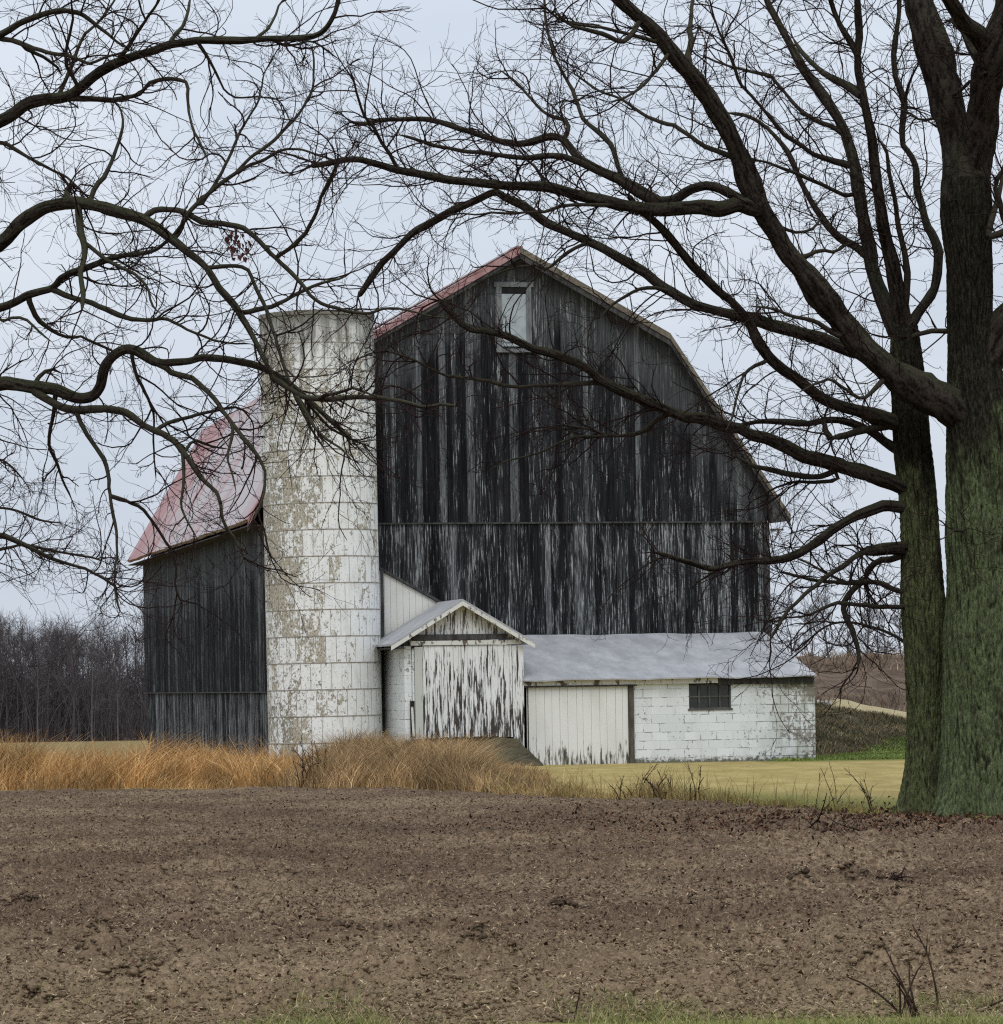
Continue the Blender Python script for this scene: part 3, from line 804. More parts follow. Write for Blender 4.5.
# ------------------------------------------------------------------ white gabled shed
SD = -4.45
PEELDOOR = mat_peel('peeling_white_door', .535, .57, (.76, .77, .77), (.030, .025, .022), vlow=.4, vspan=2.4, low=.07, fx=22, fy=1.25)
PEELTRIM = mat_peel('peeling_white_trim', .52, .58, (.66, .66, .62), (.07, .055, .045), fx=7, fy=3)
PEELGABLE = mat_peel('peeling_white_gable', .50, .55, (.70, .71, .70), (.06, .052, .05), fx=12, fy=1.5)
BLOCK = mat_block()
shed, so_ = place('shed', -2.56, SD, -.2)
tag(shed, 'small white gabled shed with peeling boarded doors beside the silo', 'shed')
XL, XR, XA = -3.98, -1.09, -2.56
ZE = 2.92; ZA = 4.0
gz = lambda x: ZA - .05 - abs(x - XA) * (ZA - ZE) / 1.80
mb = MB(so_); mb.box(XL, XL + .18, SD + .02, -1.75, -.3, 2.86); mb.build('block_wall', BLOCK, shed)
mb = MB(so_); mb.box(XL + .19, -3.74, SD - .02, SD + .12, -.3, 2.80); fw = mb.build('block_pier', BLOCK, shed)
mb = MB(so_); mb.box(-3.86, -3.75, SD - .035, SD - .022, .62, 1.52); op = mb.build('opening', mat_plain('black_opening_shade', (.008, .008, .008), (.02, .02, .02)), shed)  # black slab on the pier, its colour standing for the unlit inside
mb = MB(so_); mb.bar((-3.785, SD - .05, .64), (-3.815, SD - .05, 1.38), .055, .02, upv=(0, 1, 0)); mb.build('loose_plank', PEELTRIM, op)
mb = MB(so_); mb.box(XL + .2, XR - .14, SD + .05, -1.78, .0, 2.85); mb.build('inner_wall', DARKTRIM, shed)
mb = MB(so_); mb.box(XR - .13, XR, SD + .02, -.1, -.3, 2.83); mb.build('side_wall', PEELTRIM, shed)
for x0, x1 in ((-3.53, -2.57), (-2.56, -1.29)):
    mb = MB(so_); boards(mb, x0, x1, .62, lambda x: 2.86, .12, .17, y0=SD, depth=.03, jit=.008, zj=.03); mb.build('door', PEELDOOR, shed)
mb = MB(so_); mb.box(-3.73, -3.54, SD - .05, SD + .02, .45, 2.84); mb.build('post', mat_peel('grey_green_post', .56, .66, (.48, .50, .46), (.1, .09, .07), fx=8, fy=2), shed)
mb = MB(so_); mb.box(-1.28, -1.0, SD - .05, SD + .02, .14, 2.84); mb.build('post', PEELDOOR, shed)
mb = MB(so_); mb.box(-3.83, -1.06, SD - .075, SD + .02, 2.875, 2.985); mb.build('lintel', PEELTRIM, shed)
mb = MB(so_); mb.box(-3.76, -1.4, SD - .085, SD + .01, 3.0, 3.14); mb.build('door_track', DARKTRIM, shed)
mb = MB(so_); boards(mb, XL, -1.12, 3.0, lambda x: max(3.02, gz(x) - .06), .12, .17, y0=SD + .03, depth=.03, jit=.006, zj=0, breaks=(XA,)); mb.build('gable', PEELGABLE, shed)
mb = MB(so_)
for sg, xe in ((-1, -4.36), (1, -.76)):
    ze = ZA - abs(xe - XA) * (ZA - ZE) / 1.80
    for _ in (0,):
        d = np.array([xe - XA, ze - ZA]); L_ = np.linalg.norm(d)
        y0, y1 = SD - .30, -1.78
        p = [(XA, y0, ZA), (xe, y0, ze), (xe, y1, ze), (XA, y1, ZA)]
        mb.face(p, uv=[(y0, 0), (y0, L_), (y1, L_), (y1, 0)])
        q = [(a_, b_, c_ - .05) for a_, b_, c_ in p]
        mb.face(q[::-1], uv=[(y1, 0), (y1, L_), (y0, L_), (y0, 0)])
        for i in range(4):
            j = (i + 1) % 4
            mb.face([p[j], p[i], q[i], q[j]])
mb.build('roof', GREYROOF, shed)
for xe in (-4.36, -.76):
    ze = ZA - abs(xe - XA) * (ZA - ZE) / 1.80
    mb = MB(so_)
    mb.hexa([(XA, SD - .32, ZA - .16), (xe, SD - .32, ze - .16), (xe, SD - .32, ze - .055), (XA, SD - .32, ZA - .055)], [(XA, SD - .28, ZA - .16), (xe, SD - .28, ze - .16), (xe, SD - .28, ze - .055), (XA, SD - .28, ZA - .055)])
    mb.build('rake_board', PEELTRIM, shed)
mb = MB(so_); mb.box(-4.32, XL - .01, SD - .26, -1.75, 2.80, 2.83); mb.build('soffit', DARKTRIM, shed)
# earth ramp up to the shed doors
V = []; nx, ny = 40, 24
for j in range(ny):
    for i in range(nx):
        x = -4.2 + 3.35 * i / (nx - 1); y = SD - .06 - 2.6 * j / (ny - 1)
        t = j / (ny - 1); e_ = min(1, min(i, nx - 1 - i) / 4)
        z = (.60 * (1 - t) ** 1.2) * (e_ ** .6) - .22 + .10 * float(vnoise(np.array([x * 3]), np.array([y * 3]), 70)[0]) + (.12 * (1 - t))
        V.append(O + np.array([math.cos(TH) * x - math.sin(TH) * y, math.sin(TH) * x + math.cos(TH) * y, z]))
np_mesh('earth_ramp', V, gq(ny, nx), mat_bank('mossy_earth', (.06, .05, .035), (.13, .115, .07), (.20, .17, .10)), smooth=True)['kind'] = 'structure'

# ------------------------------------------------------------------ low block annex
AD = -4.3
CREAM = mat_peel('cream_sliding_door', .62, .70, (.74, .745, .72), (.045, .042, .032), vlow=-.15, vspan=1.0, low=.16, fx=15, fy=1.6, yellow=.05)
annex, ao = place('annex', 2.8, AD, -.2)
tag(annex, 'low white painted block annex with grey sheet roof along the barn front', 'annex')
AX0, AX1 = -1.0, 6.56
mb = MB(ao); mb.box(1.84, 3.27, AD, AD + .2, -.35, 1.86); mb.box(4.37, AX1, AD, AD + .2, -.35, 1.86); mb.box(3.27, 4.37, AD, AD + .2, -.35, 1.20)
mb.box(AX1 - .2, AX1, AD + .2, -.1, -.35, 1.86)
mb.hexa([(AX1 - .2, AD + .21, 1.86), (AX1, AD + .21, 1.86), (AX1, AD + .21, 1.9), (AX1 - .2, AD + .21, 1.9)], [(AX1 - .2, -.1, 1.86), (AX1, -.1, 1.86), (AX1, -.1, 3.05), (AX1 - .2, -.1, 3.05)])
mb.build('block_wall', BLOCK, annex)
mb = MB(ao); boards(mb, AX0 + .1, -.87, -.3, lambda x: 1.9, .1, .14, y0=AD + .02, zj=0); mb.build('end_wall', mat_peel('weathered_end_boards', .44, .54, (.50, .49, .46), (.08, .07, .065), fx=14, fy=1), annex)
mb = MB(ao); mb.box(-.86, 1.70, AD + .03, AD + .08, -.3, 1.85); mb.build('inner_wall', DARKTRIM, annex)
mb = MB(ao); boards(mb, -.85, 1.69, -.13, lambda x: 1.80, .15, .24, y0=AD + .02, depth=.04, jit=.006, zj=.04); mb.build('sliding_door', CREAM, annex)
mb = MB(ao); mb.box(1.70, 1.835, AD - .06, AD + .1, -.3, 1.80); mb.build('post', mat_plain('dark_door_post', (.05, .045, .035), (.13, .12, .095), 6, 1), annex)
mb = MB(ao); mb.box(AX0 + .02, 1.9, AD - .12, AD - .03, 1.80, 1.835); mb.build('door_track', DARKTRIM, annex)
mb = MB(ao); mb.box(AX0, 4.0, AD - .10, AD - .02, 1.84, 1.985); mb.build('fascia', PEELTRIM, annex)
mb = MB(ao); mb.box(4.01, AX1 - .05, AD - .09, AD - .012, 1.80, 1.97); mb.build('fascia', DARKTRIM, annex, 'bare dark weathered fascia board')
mb = MB(ao)
zr = lambda y: 3.17 + (y) * (3.17 - 2.0) / 4.55
nxr = 26; xsr = np.linspace(AX0 - .03, AX1 - .03, nxr)
for a_, b_ in zip(xsr[:-1], xsr[1:]):
    sg = lambda x, y: zr(y) + .012 * math.sin(x * 2.3) + .008 * math.sin(x * 5.1 + 1)
    y0, y1 = AD - .27, -.06
    mb.face([(a_, y0, sg(a_, y0)), (b_, y0, sg(b_, y0)), (b_, y1, sg(b_, y1)), (a_, y1, sg(a_, y1))], uv=[(a_, 0), (b_, 0), (b_, 4.4), (a_, 4.4)])
    mb.face([(a_, y0, sg(a_, y0) - .035), (a_, y1, sg(a_, y1) - .035), (b_, y1, sg(b_, y1) - .035), (b_, y0, sg(b_, y0) - .035)], uv=[(a_, 0), (a_, 4.4), (b_, 4.4), (b_, 0)])
    mb.face([(a_, y0, sg(a_, y0) - .035), (b_, y0, sg(b_, y0) - .035), (b_, y0, sg(b_, y0)), (a_, y0, sg(a_, y0))], uv=[(a_, 0), (b_, 0), (b_, .03), (a_, .03)])
for x in (AX0 - .03, AX1 - .03):
    mb.face([(x, AD - .27, zr(AD - .27) - .03), (x, -.06, zr(-.06) - .03), (x, -.06, zr(-.06)), (x, AD - .27, zr(AD - .27))])
mb.build('roof', GREYROOF, annex)
mb = MB(ao); mb.box(3.285, 4.355, AD + .10, AD + .11, 1.215, 1.80); wn = mb.build('window', mat_glass(), annex)
FR = mat_plain('dark_window_frame', (.05, .05, .045), (.12, .115, .105), 6, 2)
mb = MB(ao)
for x in (3.27, 3.53, 3.80, 4.07, 4.335): mb.box(x, x + .035, AD + .05, AD + .098, 1.235, 1.78)
for z in (1.20, 1.49, 1.78): mb.box(3.27, 4.37, AD + .055, AD + .094, z, z + .034)
mb.build('frame', FR, wn)
mb = MB(ao); mb.box(3.24, 4.40, AD - .03, AD + .1, 1.165, 1.205); mb.build('sill', FR, wn)

# ------------------------------------------------------------------ bank, hill and fence on the right
def sheet(name, x0, x1, y0, y1, nx, ny, fz, mat):
    X, Y = np.meshgrid(np.linspace(x0, x1, nx), np.linspace(y0, y1, ny))
    o = np_mesh(name, np.stack([X, Y, fz(X, Y)], -1), gq(ny, nx), mat, smooth=True); o['kind'] = 'structure'; return o
def bank_z(X, Y):
    crest = .93 - .165 * (X - 9.6)
    crest = np.clip(crest, -.2, 1.6)
    foot = 89.5 + .9 * np.clip(X - 8, 0, 4)
    up_ = sstep(Y, foot, foot + 13)
    return -.45 + (crest + .45) * up_ * sstep(X, 6.2, 8.6) + .22 * (vnoise(X * .9, Y * .7, 80) - .5) * up_ + .08 * (vnoise(X * 4, Y * 3, 81) - .5) + .10 * sstep(Y, foot - 1, foot + 1)
sheet('grassy_bank', 6.2, 16, 86, 106, 120, 120, bank_z, mat_bank('rough_bank_grass', (.032, .042, .016), (.095, .080, .05), (.15, .135, .09)))
def hill_z(X, Y):
    return -3.5 + 6.4 * sstep(Y, 118, 170) + .4 * (vnoise(X * .25, Y * .2, 82) - .5) + .5 * (vnoise(X * .06, Y * .05, 84) - .5) + .25 * (vnoise(X * 1.2, Y * .8, 83) - .5)
sheet('brown_hill', 8, 70, 112, 215, 200, 160, hill_z, mat_bank('brown_weedy_hill', (.105, .075, .055), (.19, .135, .095), (.27, .20, .14)))
def sand_z(X, Y):
    crest = 1.34 - .21 * (X - 10.1)
    return -1.2 + (crest + 1.2 + .06 * (vnoise(X * 2, Y, 85) - .5)) * sstep(Y, 105.0, 107.6) * sstep(X, 10.0, 10.35) * (1 - .0 * X) * (1 - sstep(Y, 109, 112))
sheet('sand_heap', 9.9, 14.2, 105.0, 112, 60, 40, sand_z, mat_bank('pale_sand', (.50, .42, .24), (.58, .50, .32), (.45, .37, .2)))
def tufts(name, n, x0, x1, y0, y1, fz, h, cols, label, seed, dens=.6, thr=.42):
    q = np.random.default_rng(seed); x = q.uniform(x0, x1, n); y = q.uniform(y0, y1, n)
    k_ = vnoise(x * dens, y * dens, seed) + .25 * (vnoise(x * 4, y * 4, seed + 1) - .5) > thr; x, y = x[k_], y[k_]; m = len(x)
    c = cols(q, m) * (.55 + .9 * vnoise(x * .9, y * .9, seed + 2))[:, None]
    stuff_blades(name, np.stack([x, y, fz(x, y) - .03], 1), q.uniform(h[0], h[1], m), q.uniform(.02, .05, m), q.normal(0, .55, (m, 2)), c, GRASS, label, 'grass', q, 2)
bl = lambda x, y: 90.4 + .9 * (x - 8) + 2.0 * np.clip(x - 8.5, 0, 4) + 1.6 * (vnoise(x, y, 140) - .5)
tufts('bank_grass', 52000, 7.0, 15.5, 87, 106, lambda x, y: np.where(y > bl(x, y) - .5, bank_z(x, y), -9), (.04, .16), lambda q, m: tri_col(q, m, (.06, .062, .026), (.15, .12, .065), (.27, .205, .125)), 'rough dark green and brown grass tufts on the bank', 110, 1.1, .2)
tufts('bank_lawn', 90000, 6.8, 15.5, 86, 103, lambda x, y: np.where(y < bl(x, y), np.maximum(bank_z(x, y), terrain(x, y)), -9), (.05, .13), lambda q, m: tri_col(q, m, (.085, .13, .03), (.15, .20, .05), (.22, .25, .075)), 'bright green short grass at the foot of the bank', 130, .25, .05)
tufts('hill_weeds', 40000, 10, 45, 122, 172, hill_z, (.15, .6), lambda q, m: tri_col(q, m, (.09, .06, .045), (.17, .12, .08), (.33, .25, .16)), 'dry brown weeds covering the low hill', 120, .22, .36)
fence = tag(empty('picket_fence', at(823, 711, 108)), 'short white picket fence at the top of the green bank', 'fence')
fl_ = np.array(fence.location)
WHITE = mat_plain('white_picket', (.50, .50, .48), (.64, .64, .62), 4, 1)
for i in range(5):
    p = at(814 + i * 4.2, 711, 108) - fl_
    mb = MB(); mb.box(p[0] - .035, p[0] + .035, -.02, .02, p[2] - .9, p[2] + .32 + .03 * (i % 2)); mb.build('picket', WHITE, fence)
for z in (.02, .2):
    mb = MB(); mb.box(-.32, .24, .022, .05, z, z + .05); mb.build('rail', WHITE, fence)

# ------------------------------------------------------------------ trees
TRUNKBARK = mat_bark('mossy_trunk_bark', trunk=True, green=(.118, .146, .070))
OLIVEBARK = mat_bark('olive_trunk_bark', trunk=True, green=(.112, .128, .058))
LIMB = mat_bark('branch_bark', .45, dark=(.009, .007, .0065), mid=(.052, .041, .034), green=(.055, .060, .030))
LIMB_L = mat_bark('mossy_branch_bark', .6, dark=(.011, .009, .008), mid=(.042, .034, .028), green=(.055, .062, .030))
TWIG = mat_bark('twig_bark', 0, dark=(.016, .010, .0095), mid=(.050, .030, .027))


class Tree:
    """limbs traced as centre lines, twigs grown from them"""
    def __init__(s, name, base, depth, seed, label, limbmat, cat='tree'):
        s.o = tag(empty(name, base), label, cat); s.base = np.array(base)
        s.d = depth; s.rng = np.random.default_rng(seed); s.pl = []; s.limbs = {}; s.mat = limbmat
    def seed_path(s, pts, d):
        for a, b in zip(pts[:-1], pts[1:]):
            for t in np.linspace(0, 1, 8): s.pl.append((a[0] + (b[0] - a[0]) * t, a[1] + (b[1] - a[1]) * t, d))
    def path(s, limb, w0, w1, drift, txt, dens=1.0, tl=1.0):
        pts = np.array([[float(v) for v in q.split(',')] for q in txt.split()])
        arr = np.array(s.pl); q2 = ((arr[:, :2] - pts[0]) ** 2).sum(1); i = np.argmin(q2); d0 = arr[i, 2]
        if 1.5 < q2[i] ** .5 < 50: pts = np.vstack([arr[i, :2], pts])     # grow out of the middle of the parent
        # smooth, evenly spaced centre line
        seg = np.r_[0, np.cumsum(np.linalg.norm(np.diff(pts, axis=0), axis=1))]; Lp = seg[-1]
        n = max(6, int(Lp / (3 if w0 > 12 else 7))); u = np.linspace(0, Lp, n)
        pa = np.vstack([2 * pts[0] - pts[1], pts, 2 * pts[-1] - pts[-2]]); k_ = np.clip(np.searchsorted(seg, u, 'right') - 1, 0, len(pts) - 2)
        t = ((u - seg[k_]) / (seg[k_ + 1] - seg[k_]))[:, None]
        p0, p1, p2, p3 = pa[k_], pa[k_ + 1], pa[k_ + 2], pa[k_ + 3]
        q = .5 * (2 * p1 + (p2 - p0) * t + (2 * p0 - 5 * p1 + 4 * p2 - p3) * t ** 2 + (3 * p1 - p0 - 3 * p2 + p3) * t ** 3)
        lin = p1 + (p2 - p1) * t; q = q * .45 + lin * .55 if w0 <= 12 else q * .75 + lin * .25
        wob = np.cumsum(s.rng.normal(0, .35 if w0 <= 12 else .23, (n, 2)), 0); 
        if w0 > 12:
            for c_ in (0, 1): wob[:, c_] = np.convolve(np.pad(wob[:, c_], 6, 'edge'), np.ones(13) / 13, 'valid')
        wob -= np.linspace(0, 1, n)[:, None] * wob[-1]; q = q + wob * min(1, 6 / max(w0, 3))
        dj = np.cumsum(s.rng.normal(0, .02, n)); dj = np.convolve(np.pad(dj, 4, 'edge'), np.ones(9) / 9, 'valid')
        dd = d0 + drift * np.linspace(0, 1, n) ** 1.2 + dj - dj[0]
        P = np.array([at(a, b, c) for (a, b), c in zip(q, dd)])
        for (a, b), c in zip(q, dd): s.pl.append((a, b, c))
        wpx = w0 + (w1 - w0) * np.linspace(0, 1, n) ** .85
        Rr = wpx / 2 * dd / F * (1 + (np.convolve(s.rng.normal(0, .19, n + 4), np.ones(5) / 5, 'valid') if w0 <= 12 else np.convolve(s.rng.normal(0, .30, n + 24), np.hanning(25) / np.hanning(25).sum(), 'valid')))
        Rr[-1] *= .4
        if w0 >= 14: Rr = Rr * (1 + .40 * np.exp(-u / (w0 * 1.1)))      # collar where the limb leaves its parent
        s.limbs.setdefault(limb, []).append((P, Rr, Lp, dens, tl))
    def build(s, k=10, step=15, twigname='twigs', tscale=1.0, rmin=.0042):
        rng = s.rng
        for limb, paths in s.limbs.items():
            A = Acc(); T = Acc(); CV = []
            pos, tan, rad, ln_ = [], [], [], []
            for P, Rr, Lp, dens, tl in paths:
                kk = 40 if Rr[0] > .15 else 26 if Rr[0] > .07 else k if Rr[0] > .035 else 6
                V, Q = tubes(P[None], Rr[None], kk)
                cv = np.ones(len(V))
                if kk > 8:
                    a_ = np.arange(kk) * 2 * np.pi / kk; iu = np.arange(len(P))[:, None] * (1.0 if kk > 12 else 2.2)
                    sd = int(rng.integers(1000))
                    g = .30 * (vnoise(20 + 1.3 * np.cos(a_)[None] + .10 * iu, 1.3 * np.sin(a_)[None] + .10 * iu, sd) - .5) + .20 * (vnoise(20 + 5 * np.cos(a_)[None] + .22 * iu, 5 * np.sin(a_)[None] + 0 * iu, sd + 1) - .5)
                    V = (V.reshape(len(P), kk, 3) - P[:, None]) * (1 + g)[..., None] + P[:, None]; V = V.reshape(-1, 3)
                    if kk > 12:
                        rd = np.abs(vnoise(60 + 5.5 * np.cos(a_)[None] + .9 * vnoise(iu * .25 + 0 * a_[None], 0 * iu + a_[None], sd + 2), 5.5 * np.sin(a_)[None] + .17 * iu, sd + 3) - .5) * 2
                        cv = np.minimum(rd * 2.3, 1).ravel()
                        V = V + ((cv - .6) * .05)[:, None] * (V - np.repeat(P, kk, 0))
                A.add(V, Q); CV.append(cv)
                m = max(1, int(Lp / step * dens)); tt = rng.uniform(.06, 1, m) ** .85 * (len(P) - 1.01); i = tt.astype(int); f = (tt - i)[:, None]
                pos.append(P[i] * (1 - f) + P[i + 1] * f); d = P[i + 1] - P[i]; tan.append(d / np.linalg.norm(d, axis=1, keepdims=True))
                rr = Rr[i]; rad.append(np.minimum(rr * .75, rng.uniform(.006, .013, m)))
                ln_.append(rng.uniform(.35, 1.55, m) ** 1.25 * tl * tscale)
                # the limb's own tip breaks up into shoots
                e = np.repeat(P[-1:], 3, 0); d = np.repeat((P[-1] - P[-2])[None], 3, 0); pos.append(e); tan.append(d / np.linalg.norm(d, axis=1, keepdims=True))
                rad.append(np.full(3, min(Rr[-1] * .8, .014))); ln_.append(rng.uniform(.5, 1.1, 3) * tscale * tl)
            pos, tan, rad, ln_ = map(np.concatenate, (pos, tan, rad, ln_))
            P1, R1 = grow(pos, tan, rad, ln_, rng, 12, (25, 65), .15, (0, 0, .015), .7, .45)
            V, Q = tubes(P1, R1, 4); T.add(V, Q)
            p, t, r_ = pick(P1, R1, rng, 4)
            l2 = np.repeat(ln_, 4) * rng.uniform(.2, .7, len(p))
            P2, R2 = grow(p, t, np.maximum(r_ * .7, rmin), l2, rng, 8, (20, 55), .17, (0, 0, .02), .8, .6)
            V, Q = tubes(P2, R2, 3); T.add(V, Q)
            p, t, r_ = pick(P2, R2, rng, 2, .2, .95)
            P3, R3 = grow(p, t, np.full(len(p), rmin * .8), np.repeat(l2, 2) * rng.uniform(.2, .6, len(p)), rng, 5, (20, 55), .16, (0, 0, .02), .9, .7)
            V, Q = tubes(P3, R3, 3); T.add(V, Q)
            V, Q = A.get(); lo = np_mesh('limb', V - s.base, Q, s.mat, s.o, {'crev': np.concatenate(CV)}, smooth=True)
            V, Q = T.get(); np_mesh(twigname, V - s.base, Q, TWIG, lo)
        return s.o


def trunk_mesh(tree, pts, depth, mat, z_base, seed, K=120, flare=.45, lobes=5):
    """a furrowed trunk swept along its centre line, widening into root lobes at the ground"""
    rg = np.random.default_rng(seed)
    pts = np.array(pts, float)
    q = []
    for (x, y, w_) in pts: q.append((*at(x, y, depth), w_ / 2 * depth / F))
    q = np.array(q)
    seg = np.r_[0, np.cumsum(np.linalg.norm(np.diff(q[:, :3], axis=0), axis=1))]
    n = int(seg[-1] / .02); u = np.linspace(0, seg[-1], n)
    C = np.stack([np.interp(u, seg, q[:, i]) for i in range(4)], 1)
    ker = np.ones(25) / 25
    for i in range(4): C[:, i] = np.convolve(np.pad(C[:, i], 12, 'edge'), ker, 'valid')
    P = C[:, :3]; Rr = C[:, 3]
    th = np.arange(K) * 2 * np.pi / K
    U = u[:, None]; TH_ = th[None]
    circ = np.cos(TH_), np.sin(TH_)
    hgt = P[:, 2] - z_base
    fl = flare * np.exp(-np.clip(hgt, 0, None) / .32)[:, None] * (.55 + .45 * np.cos(TH_ * lobes + seed) + .35 * np.cos(TH_ * 3 + 1.3 * seed))
    # furrows: ridged noise stretched along the trunk, drifting sideways a little
    def rn(fk, fz, sd):
        return vnoise(50 + fk * circ[0] + 0 * U + .6 * vnoise(U * 1.3 + 0 * TH_, TH_ * 1.5 + 0 * U, sd + 3), fk * circ[1] + fz * U, sd)
    rid = np.abs(rn(9, 2.0, seed) - .5) * 2
    rid2 = np.abs(rn(20, 6.5, seed + 1) - .5) * 2
    lump = vnoise(TH_ * 1.2 + 0 * U, U * 1.4 + 0 * TH_, seed + 7) - .5
    disp = .026 * np.minimum(rid * 2.2, 1) + .020 * np.minimum(rid2 * 2, 1) + .012 * (rn(34, 14, seed + 2) - .5) + .10 * lump * Rr[:, None]
    RR = Rr[:, None] * (1 + fl) + disp - .015
    T = np.gradient(P, axis=0); T /= np.linalg.norm(T, axis=1, keepdims=True)
    A = np.cross(T, [0, 1, 0]); A /= np.linalg.norm(A, axis=1, keepdims=True); B = np.cross(T, A)
    V = P[:, None] + RR[:, :, None] * (np.cos(th)[None, :, None] * A[:, None] + np.sin(th)[None, :, None] * B[:, None])
    base = (np.arange(n - 1) * K)[:, None]; j = np.arange(K)[None]; j2 = (j + 1) % K
    Q = np.stack([base + j, base + j2, base + j2 + K, base + j + K], -1).reshape(-1, 4)
    crev = np.clip(np.minimum(rid * 2.2, 1) * .6 + np.minimum(rid2 * 2, 1) * .4, 0, 1)
    return np_mesh('trunk', V.reshape(-1, 3) - tree.base, Q, mat, tree.o, {'crev': crev.ravel()}, smooth=True)

DT = 48.5
zb = at(930, 814, DT)[2]
# the nearer-left stem, olive with algae
tl_ = Tree('bare_tree', at(926, 812, DT), DT, 31, 'bare olive barked tree, the slimmer left trunk with low sweeping branches', LIMB)
tp = [(928, 822, 52), (928, 790, 45), (928, 740, 39), (928, 690, 39), (926, 640, 42), (923, 600, 42), (921, 555, 37), (918, 500, 35), (912, 450, 34), (909, 400, 31), (906, 350, 28), (904, 322, 22)]
tl_.seed_path(tp, DT)
trunk_mesh(tl_, tp, DT, OLIVEBARK, zb, 5, 150, .38)
P = tl_.path
P('A', 17, 5, 2.0, '897,330 882,300 872,268 865,228 860,200 855,168 845,133 834,113 820,92 807,75 798,60 790,44 780,25 769,5 760,-20')
P('A', 9, 3, 1.5, '869,258 855,246 841,239 828,225 817,209 805,190 797,174 789,155 780,143 768,130 757,122 745,116 728,113')
P('A', 6, 2, -1.2, '852,166 833,160 814,154 797,142 783,133 772,118 763,108 750,94 739,81 733,62 726,45 715,20 708,-5')
P('A', 6, 2, 1.2, '848,138 835,128 820,122 800,108 783,90 772,76 750,70 725,64 700,55')
P('A', 5, 2, -.8, '845,195 826,186 807,178 793,172 780,168 765,163 752,160 735,152 720,148')
P('B', 16, 5, -1.5, '903,325 899,298 892,265 886,236 881,205 877,178 872,137 866,110 862,92 858,70 857,55 848,38 841,27 834,12 828,-8')
P('B', 9, 6, -.5, '857,55 860,38 859,20 858,0 856,-20')
P('B', 9, 3, 1.3, '862,95 848,86 835,80 821,72 808,60 800,50 793,38')
P('B', 8, 3, -1.0, '904,305 906,280 904,253 899,228 896,205 892,185 889,170 886,150 879,140')
P('C', 11, 4, 1.8, '908,328 920,310 934,291 938,272 939,253 934,238 927,226 922,205 918,191 917,168 911,155 904,147 903,130 906,103 901,88 896,75 894,55 897,34 899,15 900,-10')
P('C', 4, 2, -1.0, '906,100 908,85 915,70 922,60')
P('M', 15, 6, -2.2, '903,425 896,423 880,418 865,413 845,408 831,403 812,392 797,380 782,370 769,358 758,342 752,327 744,315 733,303 720,292 711,284 702,275 694,267 680,250 669,236 655,222 640,210 628,195')
P('M', 4, 1.5, -1.0, '769,360 755,366 745,374 737,395 732,418 726,430')
P('E', 15, 5, 2.4, '905,375 890,362 870,355 848,350 824,340 800,333 773,326 755,320 739,316 715,311 694,305 675,295 660,286 645,274 635,268 612,254 588,241 566,232 547,224 532,213 520,205 505,198 493,193 468,204 445,214 428,224 411,234 395,250 381,264 370,280 358,297')
P('E', 5, 2, -1.0, '672,292 655,288 640,290 625,298 612,305 600,318')
P('E', 4, 1.5, -1.0, '590,242 575,248 560,258 545,270 535,266 515,268 490,276')
P('L', 16, 6, -2.5, '905,487 893,483 880,478 865,473 850,469 834,464 818,459 804,456 792,450 780,444 766,438 752,435 740,428 729,427 710,421 700,418 687,417 675,413 665,409 652,404 640,398 622,391 608,384 598,378 592,372 580,364 569,360 556,355 544,352 533,349 525,345 517,341 509,337 500,334 485,331 470,329 458,320 448,309 440,300')
P('L', 5, 2, -1.0, '608,384 592,383 575,384 560,385 540,387 521,389 505,387 490,383 468,380 448,377 432,370 417,362 403,356 391,352 380,350')
P('L', 6, 2, .8, '672,412 655,420 646,430 632,434 617,436 602,433 588,428 575,426 560,424 545,430')
P('L', 3, 1.5, -.8, '617,436 596,436 576,437 560,443 544,452 525,458 505,463 490,470')
P('L', 7, 3, 1.0, '838,470 822,477 807,478 790,475 773,471 762,468 752,466 742,460 733,452')
P('L', 4, 1.5, 1.0, '838,480 815,482 797,481 785,484 773,488 762,496 750,502')
P('N', 10, 4, .9, '905,452 896,450 888,444 879,437 865,428 851,423 836,420 824,421 810,424 797,423 778,421 759,421 745,424 734,427')
P('N', 9, 7, -.6, '908,420 896,424 882,427 868,429 855,432 843,436 831,438')
P('N', 6, 5, .2, '831,438 826,430 824,421')
P('O', 11, 4, -2.2, '908,508 896,507 884,505 872,509 858,514 845,521 834,528 824,536 812,545 800,553 785,559 766,562 750,561 735,564 720,568 708,569 694,564 680,560 668,556 655,552')
P('O', 4, 1.5, .8, '735,563 722,566 712,574 700,580 690,588')
P('S', 15, 10, -.5, '908,548 897,548 884,549 873,551 864,551')
P('S', 6, 3, -1.0, '866,551 855,556 845,563 834,570 824,577 816,586 808,591 802,597 790,608 783,618 776,628 770,640')
P('S', 9, 6, .5, '900,557 888,560 879,560 872,566 867,573 865,580')
P('S', 6, 3, -1.0, '897,592 886,585 876,582 862,582 848,583 834,581 821,581 805,577 793,574 780,572')
P('S', 7, 4, -.6, '865,580 855,587 848,595 843,603 844,610 848,620 852,628 855,638 858,647 859,656 858,667')
P('S', 6, 2, -1.3, '905,606 890,607 876,608 865,606 854,605 844,604 835,604 820,610 807,616 793,618 780,617 765,622')
P('S', 4, 1.5, .8, '907,642 895,636 884,631 873,628 862,625 848,622 835,623 822,629 813,636 804,643 796,650')
P('S', 4, 1.5, .8, '846,584 835,578 825,573 812,565 800,560 792,556')
tl_.build(step=10.5)

